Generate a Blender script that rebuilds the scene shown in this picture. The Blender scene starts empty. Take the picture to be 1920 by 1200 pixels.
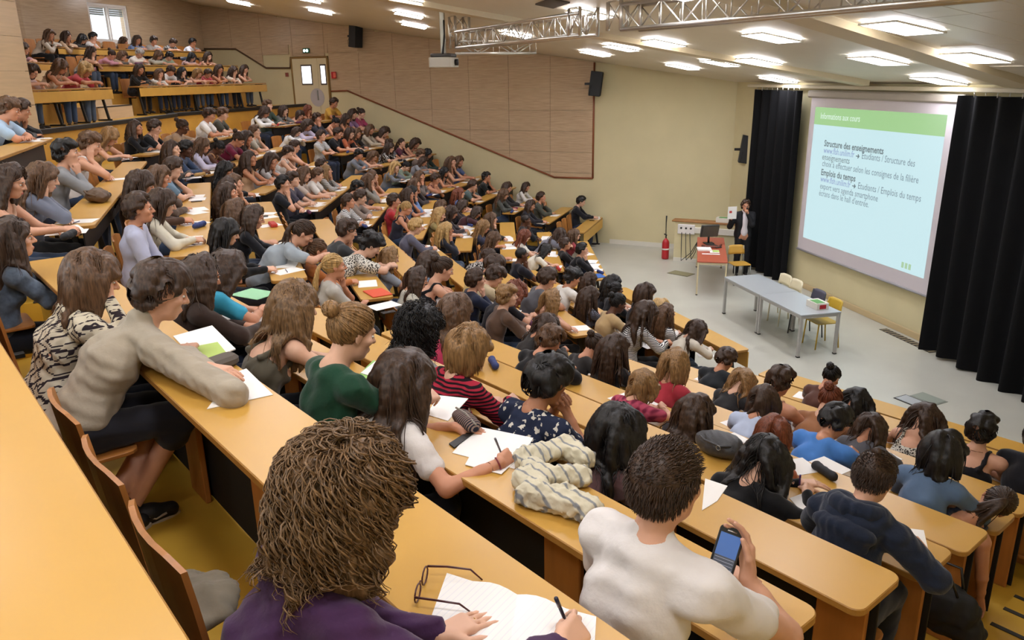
import bpy, math, random
import numpy as np
from math import sin, cos, pi, radians, degrees, atan2, sqrt, tan
from mathutils import Matrix, Vector
random.seed(7); RNG = np.random.default_rng(7)
SC = bpy.context.scene
COL = SC.collection
# ---------------------------------------------------------------- camera
EYE = 4.53; FPX = 1457.0
_vv = np.array([80.0, 4620.0, FPX]); _vv /= np.linalg.norm(_vv)          # plumb direction in the lens
_vf = np.array([-320.0, -454.0, FPX]); _vf -= _vv * (_vf @ _vv); _vf /= np.linalg.norm(_vf)
RC = np.stack([_vf, np.cross(-_vv, _vf), -_vv])                            # camera -> world
cam = bpy.data.objects.new('camera', bpy.data.cameras.new('camera')); COL.objects.link(cam)
cam.data.sensor_width = 36; cam.data.lens = FPX / 1920 * 36; cam.data.clip_end = 200; cam.data.clip_start = .05
_m = RC @ np.diag([1, -1, -1.0])
cam.matrix_world = Matrix.Translation((0, 0, EYE)) @ Matrix(_m.tolist()).to_4x4()
SC.camera = cam
# ---------------------------------------------------------------- world and exposure (the lamps hang in the ceiling, see ceiling_light)
W = bpy.data.worlds.new('world'); SC.world = W; W.use_nodes = True
W.node_tree.nodes['Background'].inputs[0].default_value = (.85, .93, 1, 1)
W.node_tree.nodes['Background'].inputs[1].default_value = 1.6
SC.view_settings.view_transform = 'Standard'; SC.view_settings.look = 'None'
SC.view_settings.gamma = 1; SC.view_settings.use_curve_mapping = False
SC.view_settings.exposure = 0.8
LAMP = 17.0
# ---------------------------------------------------------------- helpers
def ray(px, py): return RC @ np.array([px - 960.0, py - 600.0, FPX])
def hit_plane(px, py, P0, n):
    d = ray(px, py); n = np.asarray(n, float); P = np.asarray(P0, float) - (0, 0, EYE)
    return d * ((P @ n) / (d @ n)) + (0, 0, EYE)
def hit_z(px, py, z): return hit_plane(px, py, (0, 0, z), (0, 0, 1))
def lin(h):
    h = h.lstrip('#'); c = [int(h[i:i + 2], 16) / 255 for i in (0, 2, 4)]
    return tuple((x / 12.92 if x <= .04045 else ((x + .055) / 1.055) ** 2.4) for x in c)
MATS = {}
def mat(name, color='808080', rough=.6, metal=0, emit=0, noise=0, scale=8, bump=0, bscale=60, stretch=None, spec=.5, alpha=1, trans=0, coat=0, build=None, sheen=0):
    if name in MATS: return MATS[name]
    m = bpy.data.materials.new(name); m.use_nodes = True; MATS[name] = m
    nt = m.node_tree; N = nt.nodes; L = nt.links; b = N['Principled BSDF']
    c = lin(color) if isinstance(color, str) else color
    b.inputs['Base Color'].default_value = (*c, 1); b.inputs['Roughness'].default_value = rough
    b.inputs['Metallic'].default_value = metal; b.inputs['Specular IOR Level'].default_value = spec
    if coat: b.inputs['Coat Weight'].default_value = coat; b.inputs['Coat Roughness'].default_value = .2
    if sheen: b.inputs['Sheen Weight'].default_value = sheen
    if trans: b.inputs['Transmission Weight'].default_value = trans
    if alpha < 1: b.inputs['Alpha'].default_value = alpha
    if emit:
        b.inputs['Emission Color'].default_value = (*c, 1); b.inputs['Emission Strength'].default_value = emit
    if noise or bump:
        tc = N.new('ShaderNodeTexCoord'); src = tc.outputs['Object']
        if stretch:
            mp = N.new('ShaderNodeMapping'); mp.inputs['Scale'].default_value = stretch
            L.new(src, mp.inputs[0]); src = mp.outputs[0]
        if noise:
            n = N.new('ShaderNodeTexNoise'); n.inputs['Scale'].default_value = scale; n.inputs['Detail'].default_value = 5
            L.new(src, n.inputs['Vector'])
            r = N.new('ShaderNodeValToRGB'); r.color_ramp.elements[0].position = .3; r.color_ramp.elements[1].position = .7
            r.color_ramp.elements[0].color = (*[x * (1 - noise) for x in c], 1)
            r.color_ramp.elements[1].color = (*[min(1, x * (1 + noise * .6)) for x in c], 1)
            L.new(n.outputs[0], r.inputs[0]); L.new(r.outputs[0], b.inputs['Base Color'])
        if bump:
            n2 = N.new('ShaderNodeTexNoise'); n2.inputs['Scale'].default_value = bscale; n2.inputs['Detail'].default_value = 3
            L.new(src, n2.inputs['Vector'])
            bp = N.new('ShaderNodeBump'); bp.inputs['Strength'].default_value = bump; bp.inputs['Distance'].default_value = .01
            L.new(n2.outputs[0], bp.inputs['Height']); L.new(bp.outputs[0], b.inputs['Normal'])
    if build: build(nt, b)
    return m
def tag(o, label=None, cat=None, group=None, kind=None):
    if label: o['label'] = label
    if cat: o['category'] = cat
    if group: o['group'] = group
    if kind: o['kind'] = kind
    return o
def link(name, data, parent=None, mw=None):
    o = bpy.data.objects.new(name, data); COL.objects.link(o)
    if parent is not None: o.parent = parent
    if mw is not None: o.matrix_local = mw if isinstance(mw, Matrix) else Matrix(np.asarray(mw).tolist())
    return o
def empty(name, loc=(0, 0, 0), rz=0):
    o = bpy.data.objects.new(name, None); COL.objects.link(o); o.location = loc; o.rotation_euler = (0, 0, rz); o.empty_display_size = .1
    return o
def xf(loc=(0, 0, 0), rz=0): return Matrix.Translation(loc) @ Matrix.Rotation(rz, 4, 'Z')
BOXF = [(0, 3, 2, 1), (4, 5, 6, 7), (0, 1, 5, 4), (1, 2, 6, 5), (2, 3, 7, 6), (3, 0, 4, 7)]
class MB:
    def __init__(s): s.v = []; s.f = []; s.mi = []; s.sm = []
    def add(s, v, f, mi=0, sm=False):
        o = len(s.v); s.v += [tuple(map(float, p)) for p in v]; s.f += [tuple(i + o for i in q) for q in f]
        s.mi += [mi] * len(f); s.sm += [sm] * len(f); return s
    def box(s, c, d, R=None, mi=0):
        x, y, z = [q / 2 for q in d]
        P = np.array([(-x, -y, -z), (x, -y, -z), (x, y, -z), (-x, y, -z), (-x, -y, z), (x, -y, z), (x, y, z), (-x, y, z)])
        if R is not None: P = P @ np.asarray(R).T
        return s.add(P + np.asarray(c, float), BOXF, mi)
    def bbox(s, c, d, b=.006, R=None, mi=0):                     # box with chamfered edges
        x, y, z = [q / 2 for q in d]; b = min(b, x * .9, y * .9, z * .9)
        P = []; K = {}
        for sx in (-1, 1):
            for sy in (-1, 1):
                for sz in (-1, 1):
                    for ax in range(3):
                        p = [sx * x, sy * y, sz * z]
                        for k in range(3):
                            if k != ax: p[k] -= (sx, sy, sz)[k] * b
                        K[(sx, sy, sz, ax)] = len(P); P.append(p)
        F = []
        for ax in range(3):
            u, w = (ax + 1) % 3, (ax + 2) % 3
            for sg in (-1, 1):
                q = []
                for a_, b_ in ((-1, -1), (1, -1), (1, 1), (-1, 1)):
                    t = [0, 0, 0]; t[ax] = sg; t[u] = a_; t[w] = b_; q.append(K[(*t, ax)])
                F.append(tuple(q if sg > 0 else q[::-1]))
            for a_ in (-1, 1):
                for b_ in (-1, 1):
                    t0 = [0, 0, 0]; t1 = [0, 0, 0]; t0[ax] = -1; t1[ax] = 1
                    for t in (t0, t1): t[u] = a_; t[w] = b_
                    q = [K[(*t0, u)], K[(*t1, u)], K[(*t1, w)], K[(*t0, w)]]
                    F.append(tuple(q if a_ * b_ > 0 else q[::-1]))
        for sx in (-1, 1):
            for sy in (-1, 1):
                for sz in (-1, 1):
                    q = [K[(sx, sy, sz, k)] for k in range(3)]
                    F.append(tuple(q if sx * sy * sz > 0 else q[::-1]))
        P = np.array(P)
        if R is not None: P = P @ np.asarray(R).T
        return s.add(P + np.asarray(c, float), F, mi)
    def cyl(s, a, b, r0, r1=None, n=10, mi=0, cap=True): return s.tube([a, b], [r0, r0 if r1 is None else r1], n, mi, cap)
    def tube(s, path, r, n=8, mi=0, cap=True, flat=1.0, up=None):
        path = np.asarray(path, float); k = len(path)
        r = np.full(k, r, float) if np.isscalar(r) else np.asarray(r, float)
        t = np.gradient(path, axis=0); t /= np.linalg.norm(t, axis=1)[:, None] + 1e-9
        u = np.array(up if up is not None else (0, 0, 1.0)); 
        if abs(t[0] @ u) > .95: u = np.array((1.0, 0, 0))
        V = []
        ang = np.arange(n) * 2 * pi / n
        for i in range(k):
            x = np.cross(u, t[i]); x /= np.linalg.norm(x) + 1e-9; y = np.cross(t[i], x); u = y
            V.append(path[i] + r[i] * (np.cos(ang)[:, None] * x + flat * np.sin(ang)[:, None] * y))
        V = np.concatenate(V)
        F = [(i * n + j, i * n + (j + 1) % n, (i + 1) * n + (j + 1) % n, (i + 1) * n + j) for i in range(k - 1) for j in range(n)]
        if cap: F += [tuple(range(n))[::-1], tuple((k - 1) * n + j for j in range(n))]
        return s.add(V, F, mi, True)
    def prism(s, poly, z0, z1, mi=0, ch=0):
        P = [tuple(p) for p in poly]; n = len(P)
        if ch:
            c = np.array(P); nx = np.roll(c, -1, 0) - c; pv = c - np.roll(c, 1, 0)
            nx /= np.linalg.norm(nx, axis=1)[:, None] + 1e-9; pv /= np.linalg.norm(pv, axis=1)[:, None] + 1e-9
            nn = np.stack([-(nx + pv)[:, 1], (nx + pv)[:, 0]], 1); nn /= np.linalg.norm(nn, axis=1)[:, None] + 1e-9
            I = c + nn * ch
            rings = [(I, z0), (c, z0 + ch), (c, z1 - ch), (I, z1)]
        else: rings = [(np.array(P), z0), (np.array(P), z1)]
        V = [(p[0], p[1], z) for r, z in rings for p in r]; k = len(rings)
        F = [(i * n + j, i * n + (j + 1) % n, (i + 1) * n + (j + 1) % n, (i + 1) * n + j) for i in range(k - 1) for j in range(n)]
        F += [tuple(range(n))[::-1], tuple((k - 1) * n + j for j in range(n))]
        return s.add(V, F, mi)
    def lathe(s, prof, n=16, c=(0, 0, 0), mi=0):
        V = [(c[0] + r * cos(2 * pi * j / n), c[1] + r * sin(2 * pi * j / n), c[2] + z) for r, z in prof for j in range(n)]; k = len(prof)
        F = [(i * n + j, i * n + (j + 1) % n, (i + 1) * n + (j + 1) % n, (i + 1) * n + j) for i in range(k - 1) for j in range(n)]
        F += [tuple(range(n))[::-1], tuple((k - 1) * n + j for j in range(n))]
        return s.add(V, F, mi, True)
    def mesh(s, name, mats, smooth=None):
        me = bpy.data.meshes.new(name); me.from_pydata(s.v, [], s.f)
        for m in (mats if isinstance(mats, (list, tuple)) else [mats]): me.materials.append(m)
        me.polygons.foreach_set('material_index', s.mi)
        me.polygons.foreach_set('use_smooth', s.sm if smooth is None else [smooth] * len(s.f))
        me.update(); return me
    def obj(s, name, mats, parent=None, mw=None, smooth=None): return link(name, s.mesh(name, mats, smooth), parent, mw)
def rrect(x0, y0, x1, y1, r, n=5):
    P = []
    for cx, cy, a in ((x1 - r, y0 + r, -90), (x1 - r, y1 - r, 0), (x0 + r, y1 - r, 90), (x0 + r, y0 + r, 180)):
        for i in range(n + 1): t = radians(a + 90 * i / n); P.append((cx + r * cos(t), cy + r * sin(t)))
    return P
ORD = ['first', 'second', 'third', 'fourth', 'fifth', 'sixth', 'seventh', 'eighth', 'ninth', 'tenth', 'eleventh', 'twelfth', 'thirteenth', 'fourteenth', 'fifteenth', 'sixteenth', 'seventeenth', 'eighteenth', 'nineteenth', 'twentieth']
# ---------------------------------------------------------------- plan of the hall: rows are chords of circles about CC, four blocks of desks
CC = np.array([13.65, -18.245])
FRONT = -9.51
MID = {0: 117.9, 1: 98.3, 2: 79.2, 3: 60.0}
AZ = {0: (124.95, 110.4), 1: (107.5, 92.0), 2: (88.9, 73.8), 3: (69.0, 47.0)}    # near end, far end
BLOCK = {0: 'nearest', 1: 'second', 2: 'third', 3: 'far wall'}
DEPTH = .345
def row_D(s, m): return 13.64 + .87 * m + (.27 if s == 0 else 0)                 # distance of the desk's seat-side edge
def row_z(s, m):
    z = .74 + .211 * m + .009 * m * m
    return z - (.05 if s == 0 else 0) + (.12 if s == 1 and m == 10 else 0)
def axes(s):
    a = radians(MID[s]); return np.array([cos(a), sin(a)]), np.array([sin(a), -cos(a)])
def plan(s, t, D):
    er, et = axes(s); return CC + er * D + et * t
def rot_of(s): return radians(MID[s] + 90)                                       # local x = toward the near end, y = toward the stage
WA = radians(52); WDIR = np.array([cos(WA), sin(WA), 0]); WN = np.array([sin(WA), -cos(WA), 0])
WP = np.array([18.51, -7.57, 0]) + WN * 1.1
def on_wall(px, py, off=0): return hit_plane(px, py, WP - WN * off, WN)
def wall_t(s, D, off):                                                           # t where a row of block s meets the far side wall
    er, et = axes(s); P = CC + er * D; return ((WP[:2] - WN[:2] * off - P) @ WN[:2]) / (et @ WN[:2])
def t_range(s, m):
    D = row_D(s, m); a, b = AZ[s]
    t0 = D * tan(radians(MID[s] - a)); t1 = D * tan(radians(MID[s] - b))
    if s == 3: t1 = wall_t(3, D - DEPTH, .12)
    return t0, t1
CEIL0, CEILS = 4.27, .19
def ceil_z(y): return CEIL0 + CEILS * (y - FRONT)
# ================================================================ the room
def wood_panel(nt, b):
    N, L = nt.nodes, nt.links; tc = N.new('ShaderNodeTexCoord'); mp = N.new('ShaderNodeMapping')
    mp.inputs['Scale'].default_value = (1.2, 1.2, 26); L.new(tc.outputs['Object'], mp.inputs[0])
    n = N.new('ShaderNodeTexNoise'); n.inputs['Scale'].default_value = 2.2; n.inputs['Detail'].default_value = 6; L.new(mp.outputs[0], n.inputs['Vector'])
    r = N.new('ShaderNodeValToRGB'); r.color_ramp.elements[0].position = .3; r.color_ramp.elements[1].position = .75
    r.color_ramp.elements[0].color = (*lin('b09679'), 1); r.color_ramp.elements[1].color = (*lin('cdb594'), 1)
    L.new(n.outputs[0], r.inputs[0]); L.new(r.outputs[0], b.inputs['Base Color'])
M_CREAM = mat('wall_cream', 'd0c59c', .6, noise=.05, scale=1.2, bump=.05, bscale=90)
M_WHITE = mat('paint_white', 'd8d4c8', .55)
M_PANEL = mat('panel_wood', 'b59a76', .28, build=wood_panel)
M_TRIM = mat('trim_red_brown', '8a4a28', .5)
M_TRIMD = mat('trim_brown', '5a4028', .5)
M_CEIL = mat('ceiling_board', 'e0d8c6', .42, noise=.03, scale=2)
M_BEAM = mat('ceiling_beam', 'd6c8aa', .6)
M_LINO = mat('stage_lino', 'b9b8ac', .3, noise=.06, scale=1.5)
M_YEL = mat('yellow_lino', 'd0a53a', .42, noise=.08, scale=3)
M_RISER = mat('riser_yellow', 'cfa03c', .5, noise=.06, scale=3)
M_NOSE = mat('nosing', '2c2824', .6)
M_BLACK = mat('black_metal', '1a1917', .5)
M_BLKFAB = mat('black_curtain', '0b0b0d', .9, spec=.2)
M_ALU = mat('aluminium', 'cfcbc4', .32, metal=.85)
M_GREYL = mat('grey_laminate', 'a7abad', .3)
M_LEG = mat('grey_leg', 'a9a8a4', .4)
M_PLY = mat('orange_ply', 'b5773a', .4, noise=.16, scale=3, stretch=(6, 6, .8))
M_PLYE = mat('ply_edge', 'dca563', .5, noise=.2, scale=40, stretch=(1, 1, 6))
M_DESK = mat('desk_laminate', 'c59744', .33, noise=.03, scale=4)
M_DESKE = mat('desk_edge', 'ab7c38', .45, noise=.1, scale=20)
M_BEECH = mat('beech_yellow', 'cfa048', .45, noise=.08, scale=4)
def struct(o): o['kind'] = 'structure'; return o
# far side wall, in wall coordinates (s along, z up)
S0w = (FRONT - WP[1]) / WDIR[1]
CORN = on_wall(380, 60); S1w = (CORN - WP) @ WDIR
def wpt(s, z, off=0): P = WP + WDIR * s - WN * off; return (P[0], P[1], z)
def wall_sz(px, py): P = on_wall(px, py); return (P - WP) @ WDIR, P[2]
def quad_slab(name, P, n, th, m, parent=None):
    P = np.array(P, float); n = np.array(n, float); k = len(P); b = MB()
    b.add(np.concatenate([P, P + n * th]), [tuple(range(k))[::-1], tuple(range(k, 2 * k))] + [(i, (i + 1) % k, k + (i + 1) % k, k + i) for i in range(k)])
    return b.obj(name, m, parent)
def cz(s): return ceil_z(wpt(s, 0)[1])
wall_far = struct(quad_slab('wall_far_side', [wpt(S0w - .5, 0), wpt(S1w + .4, 0), wpt(S1w + .4, cz(S1w) + .6), wpt(S0w - .5, cz(S0w) + .5)], WN, .25, M_CREAM))
# wooden panelling on the far side wall
low_px = [(1112, 334), (1040, 332), (652, 170), (622, 171), (616, 106), (546, 107), (545, 127.5), (500, 127.5), (443, 92), (380, 91.7)]
LOW = [wall_sz(*p) for p in low_px]
def lower(s):
    best = None
    for (a, za), (b, zb) in zip(LOW[:-1], LOW[1:]):
        if abs(b - a) < .12: continue
        if a - 1e-6 <= s <= b + 1e-6: return za + (zb - za) * (s - a) / (b - a)
    return LOW[-1][1]
sA, sB = LOW[0][0], S1w
cols = list(np.arange(sA, sB, 1.27)) + [sB]; rows = [1.35 + .56 * i for i in range(12)]
kinks = sorted(p[0] for p in LOW)
pan = empty('wall_panelling'); struct(pan)
for a, b in zip(cols[:-1], cols[1:]):
    xs = sorted([a + .004 + (b - a - .008) * i / 12 for i in range(13)] + [k + e for k in kinks for e in (-.004, .004) if a + .02 < k < b - .02])
    for z0, z1 in zip(rows[:-1], rows[1:]):
        seg = []
        for x in xs:
            lo = max(z0 + .004, lower(x) + .02); hi = min(z1 - .004, cz(x) - .01)
            if hi - lo > .015: seg.append((x, lo, hi))
            elif len(seg) >= 2: break
            else: seg = []
        if len(seg) < 2: continue
        P = [wpt(x, lo, .0) for x, lo, hi in seg] + [wpt(x, hi, .0) for x, lo, hi in reversed(seg)]
        o = quad_slab('panel', P, -WN, .03, M_PANEL, pan)
trim = MB()
pts = LOW[:5]
T = [np.array(wpt(s, z, .025)) for s, z in [(sA, cz(sA) - .02)] + [p for p in LOW[:4]]]
for i, (a, b) in enumerate(zip(T[:-1], T[1:])):
    trim.tube([a, b], .026, 6)
struct(trim.obj('trim_1', M_TRIM))
T2 = [np.array(wpt(s, z, .025)) for s, z in LOW[5:]]
b = MB(); b.tube(T2, .03, 6); struct(b.obj('trim_2', M_TRIMD))
# grey upstand along the foot of the far side wall
up = [wpt(S0w, 0, .0), wpt(1.6, 0, .0), wpt(1.6, .12, 0), wpt(S0w, .12, 0)]
struct(quad_slab('baseboard_far_side', up, -WN, .03, M_WHITE))
# front wall
Fx0, Fx1 = 5.6, wpt(S0w, 0)[0]
wall_front = struct(quad_slab('wall_front', [(Fx1 + .1, FRONT, 0), (Fx0, FRONT, 0), (Fx0, FRONT, CEIL0 + .1), (Fx1 + .1, FRONT, CEIL0 + .1)], (0, -1, 0), .25, M_CREAM))
b = MB(); b.bbox(((Fx0 + Fx1) / 2, FRONT + .02, .06), (Fx1 - Fx0, .03, .12)); struct(b.obj('baseboard_front', mat('baseboard_tan', 'c4ae84', .5)))
# near side wall (behind the photographer) and back walls
NA = radians(131.5); er131 = np.array([cos(NA), sin(NA)])
n0 = CC + er131 * ((FRONT - CC[1]) / sin(NA)); n1 = CC + er131 * 27.5; nn = np.array([-er131[1], er131[0]])
struct(quad_slab('wall_near_side', [(*n0, 0), (*n1, 0), (*n1, 8.2), (*n0, CEIL0 + .3)], (*nn, 0), .25, M_CREAM))
D3 = 27.45
def bpt(s, t, D, z): p = plan(s, t, D); return (p[0], p[1], z)
er3, et3 = axes(3); er2, et2 = axes(2)
tw = wall_t(3, D3, 0); tj = D3 * tan(radians(60 - 69.6)); 
wy = lambda s, t, D: ceil_z(plan(s, t, D)[1]) + .05
wt0, wt1, wz0, wz1 = -2.5, -1.05, 5.6, 6.66
wb = MB()
def wallquad(mb, s, t0, t1, z0, z1, D, th):
    er, et = axes(s)
    zt = [min(z1, wy(s, t, D)) if z1 > 7 else z1 for t in (t0, t1)]
    P = [bpt(s, t0, D, z0), bpt(s, t1, D, z0), bpt(s, t1, D, zt[1]), bpt(s, t0, D, zt[0])]
    Q = [np.array(p) + (*(er * th), 0) for p in P]
    mb.add(P + [tuple(q) for q in Q], [(0, 1, 2, 3), (7, 6, 5, 4)] + [(i, 4 + i, 4 + (i + 1) % 4, (i + 1) % 4) for i in range(4)])
for a, b_, c, d in ((tj, wt0, 3.2, 9), (wt1, tw + .2, 3.2, 9), (wt0, wt1, 3.2, wz0), (wt0, wt1, wz1, 9)): wallquad(wb, 3, a, b_, c, d, D3, .3)
struct(wb.obj('wall_back', M_PANEL))
ts = D3 * tan(radians(79.2 - 69.6)); wb = MB(); wallquad(wb, 2, D3 * tan(radians(79.2 - 96)), ts, 3.2, 9, D3, .25); struct(wb.obj('wall_back_middle', M_PANEL))
b = MB(); b.tube([bpt(3, tj, D3 - .03, 5.47), bpt(3, tw, D3 - .03, 5.47)], .03, 6); struct(b.obj('trim_3', M_TRIMD))
# window in the back wall
wr = struct(empty('window_1', bpt(3, (wt0 + wt1) / 2, D3 + .06, wz0), rot_of(3)))
ww, wh = wt1 - wt0, wz1 - wz0
M_WFR = mat('window_frame_white', 'e8e2dc', .4)
fb = MB()
for x in (-ww / 2 + .03, ww / 2 - .03): fb.bbox((x, 0, wh / 2), (.07, .09, wh))
for z in (.03, wh - .03): fb.bbox((0, 0, z), (ww, .09, .07))
fb.obj('window_frame', M_WFR, wr)
for x in (-ww / 4 + .01, ww / 4 - .01):
    sb = MB(); w = ww / 2 - .06; h = wh - .12
    for dx in (-w / 2 + .025, w / 2 - .025): sb.bbox((x + dx, .0, wh / 2), (.05, .05, h))
    for z in (.085, wh - .085): sb.bbox((x, 0, z), (w, .05, .05))
    so = sb.obj('sash', M_WFR, wr)
    gb = MB(); gb.box((x, -.005, wh / 2), (w - .08, .006, h - .08)); gb.obj('pane', mat('window_glass', 'ffffff', .02, trans=1, spec=.3), so)
    bl = MB()
    for k in range(4): bl.bbox((x, -.09, wh - .12 - .055 * k), (w, .015, .05))
    bl.obj('roller_shutter', mat('shutter_grey', 'aeb6b4', .6), wr)
# booth wall standing in front of the upper block, left edge of the picture
Dp = 13.64 + .87 * 11.2
tp = Dp * tan(radians(79.2 - 85.8))
wb = MB(); er, et = axes(2)
M_PALE = mat('panel_pale', 'd3b892', .35, noise=.08, scale=2, stretch=(1, 1, 14))
bw = empty('wall_booth'); struct(bw)
zrow = [3.0, 3.62, 4.17, 4.73, 5.28, 5.83, 6.4, 7.3]
for z0, z1 in zip(zrow[:-1], zrow[1:]):
    for k in range(4):
        mbb = MB(); t1 = tp - 1.3 * k - (.003 if k else 0); t0 = tp - 1.3 * (k + 1) + .003
        wallquad(mbb, 2, t0, t1, z0 + .004, min(z1 - .004, 6.95), Dp, .06); mbb.obj('panel', M_PALE, bw)
mbb = MB(); P0_, P1_ = np.array(bpt(2, tp, Dp + .06, 3)), np.array(bpt(2, tp, Dp + .06, 3)) + (*(er * 3.6), 0)
mbb.add([P0_, P1_, P1_ + (0, 0, 4.2), P0_ + (0, 0, 4.2)] + [q - np.array((*(et * .1), 0)) for q in (P0_, P1_, P1_ + (0, 0, 4.2), P0_ + (0, 0, 4.2))], BOXF); mbb.obj('return_wall', M_PALE, bw)
# floor of the stage
fl = MB(); fl.add([(Fx0 - 4, FRONT - .3, 0), (Fx1 + 3, FRONT - .3, 0), (31, 8, 0), (-8, 8, 0)], [(0, 1, 2, 3)]); struct(fl.obj('floor', M_LINO))
# tiers of yellow flooring under the rows of seats
AB = {0: (131.4, 109.0), 1: (109.0, 90.4), 2: (90.4, 71.4), 3: (71.4, None)}
PLAT = 3.72
def tier_poly(s, Da, Db, off=.02):
    a, b = AB[s]; P = []
    for D in (Da, Db):
        t0 = D * tan(radians(MID[s] - a)); t1 = wall_t(3, D, off) if b is None else D * tan(radians(MID[s] - b))
        P += [plan(s, t0, D), plan(s, t1, D)] if D == Da else [plan(s, t1, D), plan(s, t0, D)]
    return P
def zfl(s, m): return row_z(s, m) - .74
MTOP = {0: 12, 1: 11, 2: 10, 3: 10}
for s in range(4):
    for m in range(1, MTOP[s] + 1):
        b = MB(); z = zfl(s, m); Da = row_D(s, m) - .40; Db = row_D(s, m) + (.49 if m < MTOP[s] else 1.6)
        P = tier_poly(s, Da, Db)[::-1]
        k = len(P); b.add([(*p, z - .55) for p in P] + [(*p, z) for p in P], [tuple(range(k))[::-1]] + [(i, (i + 1) % k, k + (i + 1) % k, k + i) for i in range(k)], 1).add([(*p, z) for p in P], [tuple(range(k))], 0)
        struct(b.obj('floor_tier', [M_YEL, M_RISER]))
# raised platform of the upper block with its yellow front and black kerb
for s, az0 in ((2, 96), (3, None)):
    sv = AB[s]; AB[s] = (az0 or sv[0], sv[1])
    P = tier_poly(s, 13.64 + .87 * 11.15, D3)[::-1]; AB[s] = sv
    b = MB(); k = len(P); b.add([(*p, 2.4) for p in P] + [(*p, PLAT) for p in P], [(i, (i + 1) % k, k + (i + 1) % k, k + i) for i in range(k)], 1).add([(*p, PLAT) for p in P], [tuple(range(k))], 0)
    struct(b.obj('floor_platform', [M_RISER, M_BEECH]))
    b = MB(); D = 13.64 + .87 * 11.15 - .02
    t0 = D * tan(radians(MID[s] - (az0 or sv[0]))); t1 = wall_t(3, D, .05) if s == 3 else D * tan(radians(MID[s] - sv[1]))
    A, B = np.array(bpt(s, t0, D, PLAT)), np.array(bpt(s, t1, D, PLAT)); R = np.eye(3); a = rot_of(s); R = np.array([[cos(a), -sin(a), 0], [sin(a), cos(a), 0], [0, 0, 1]])
    b.bbox((A + B) / 2, (abs(t1 - t0), .07, .09), .01, R); struct(b.obj('trim_4', M_BLACK))
# half steps and dark nosings in the aisles
AIS = [(0, 131.2, AZ[0][0] + .25), (0, 110.1, 109.05), (1, 108.95, 107.8), (1, 91.7, 90.45), (2, 90.35, 89.2), (2, 73.5, 71.45), (3, 71.35, 69.3)]
AN = ['near aisle', 'first inner aisle', 'first inner aisle', 'middle aisle', 'middle aisle', 'far aisle', 'far aisle']
for (s, a, b_), an in zip(AIS, AN):
    R = rot_of(s)
    for m in range(1, min(MTOP[s], 10) + 1):
        z1 = zfl(s, m); z0 = zfl(s, m - 1); De = row_D(s, m) - .40
        lst = [(De, z1)]
        if z1 - z0 > .24: lst.append((De - .42, (z0 + z1) / 2))
        for q, (D, z) in enumerate(lst):
            t0 = D * tan(radians(MID[s] - a)); t1 = D * tan(radians(MID[s] - b_)); c = plan(s, (t0 + t1) / 2, D)
            if q:
                sb = MB(); sb.box((0, -.21, -(z - z0) / 2), (t1 - t0, .42, z - z0)); struct(sb.obj('floor_step', M_YEL, None, xf((*c, z), R)))
            nb = MB(); nb.box((0, -.03, .0), (t1 - t0, .035, .012)); struct(nb.obj('trim_nosing', M_NOSE, None, xf((*c, z), R)))
# ---------------------------------------------------------------- ceiling with radial beams and lay-in boards
def cpt(x, y, d=0): return (x, y, ceil_z(y) - d)
b = MB(); b.add([cpt(-9, FRONT - .3), cpt(-9, 9), cpt(33, 9), cpt(33, FRONT - .3)], [(0, 1, 2, 3)])
b.add([cpt(-9, FRONT - .3, -.2), cpt(-9, 9, -.2), cpt(33, 9, -.2), cpt(33, FRONT - .3, -.2)], [(3, 2, 1, 0)]); ceiling = struct(b.obj('ceiling', M_CEIL))
for nm, (xa, ya), (xb, yb), w in (('ceiling_beam', (9.55, FRONT + .3), (7.5, -2.5), .5), ('ceiling_beam', (13.0, FRONT + .3), (14.75, -2.0), .42), ('ceiling_beam', (14.75, -2.0), (15.7, 2.5), .42)):
    d = np.array([xb - xa, yb - ya]); d /= np.linalg.norm(d); nrm = np.array([-d[1], d[0]]) * w / 2
    q = [(xa + nrm[0], ya + nrm[1]), (xa - nrm[0], ya - nrm[1]), (xb - nrm[0], yb - nrm[1]), (xb + nrm[0], yb + nrm[1])]
    b = MB(); b.add([cpt(x, y, .09) for x, y in q] + [cpt(x, y, -.02) for x, y in q], [(3, 2, 1, 0), (4, 5, 6, 7)] + [(i, (i + 1) % 4, 4 + (i + 1) % 4, 4 + i) for i in range(4)]); struct(b.obj(nm, M_BEAM))
bm = MB(); bm.add([(-.3, -.615, 0), (.3, -.615, 0), (.3, .615, 0), (-.3, .615, 0), (-.307, -.622, .012), (.307, -.622, .012), (.307, .622, .012), (-.307, .622, .012)], BOXF)
tile_me = bm.mesh('ceiling_tile', mat('ceiling_tile', 'dcd6c8', .36))
slope = math.atan(CEILS); MT = Matrix.Rotation(slope, 4, 'X')
for ix in range(7):
    for iy in range(4):
        x, y = 5.6 + .62 * ix, -8.7 + 1.24 * cos(slope) * iy
        if x > 9.55 - (y - FRONT) * .29 - .55: continue
        o = link('ceiling_tile', tile_me, ceiling, Matrix.Translation(cpt(x, y, .012)) @ MT)
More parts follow.
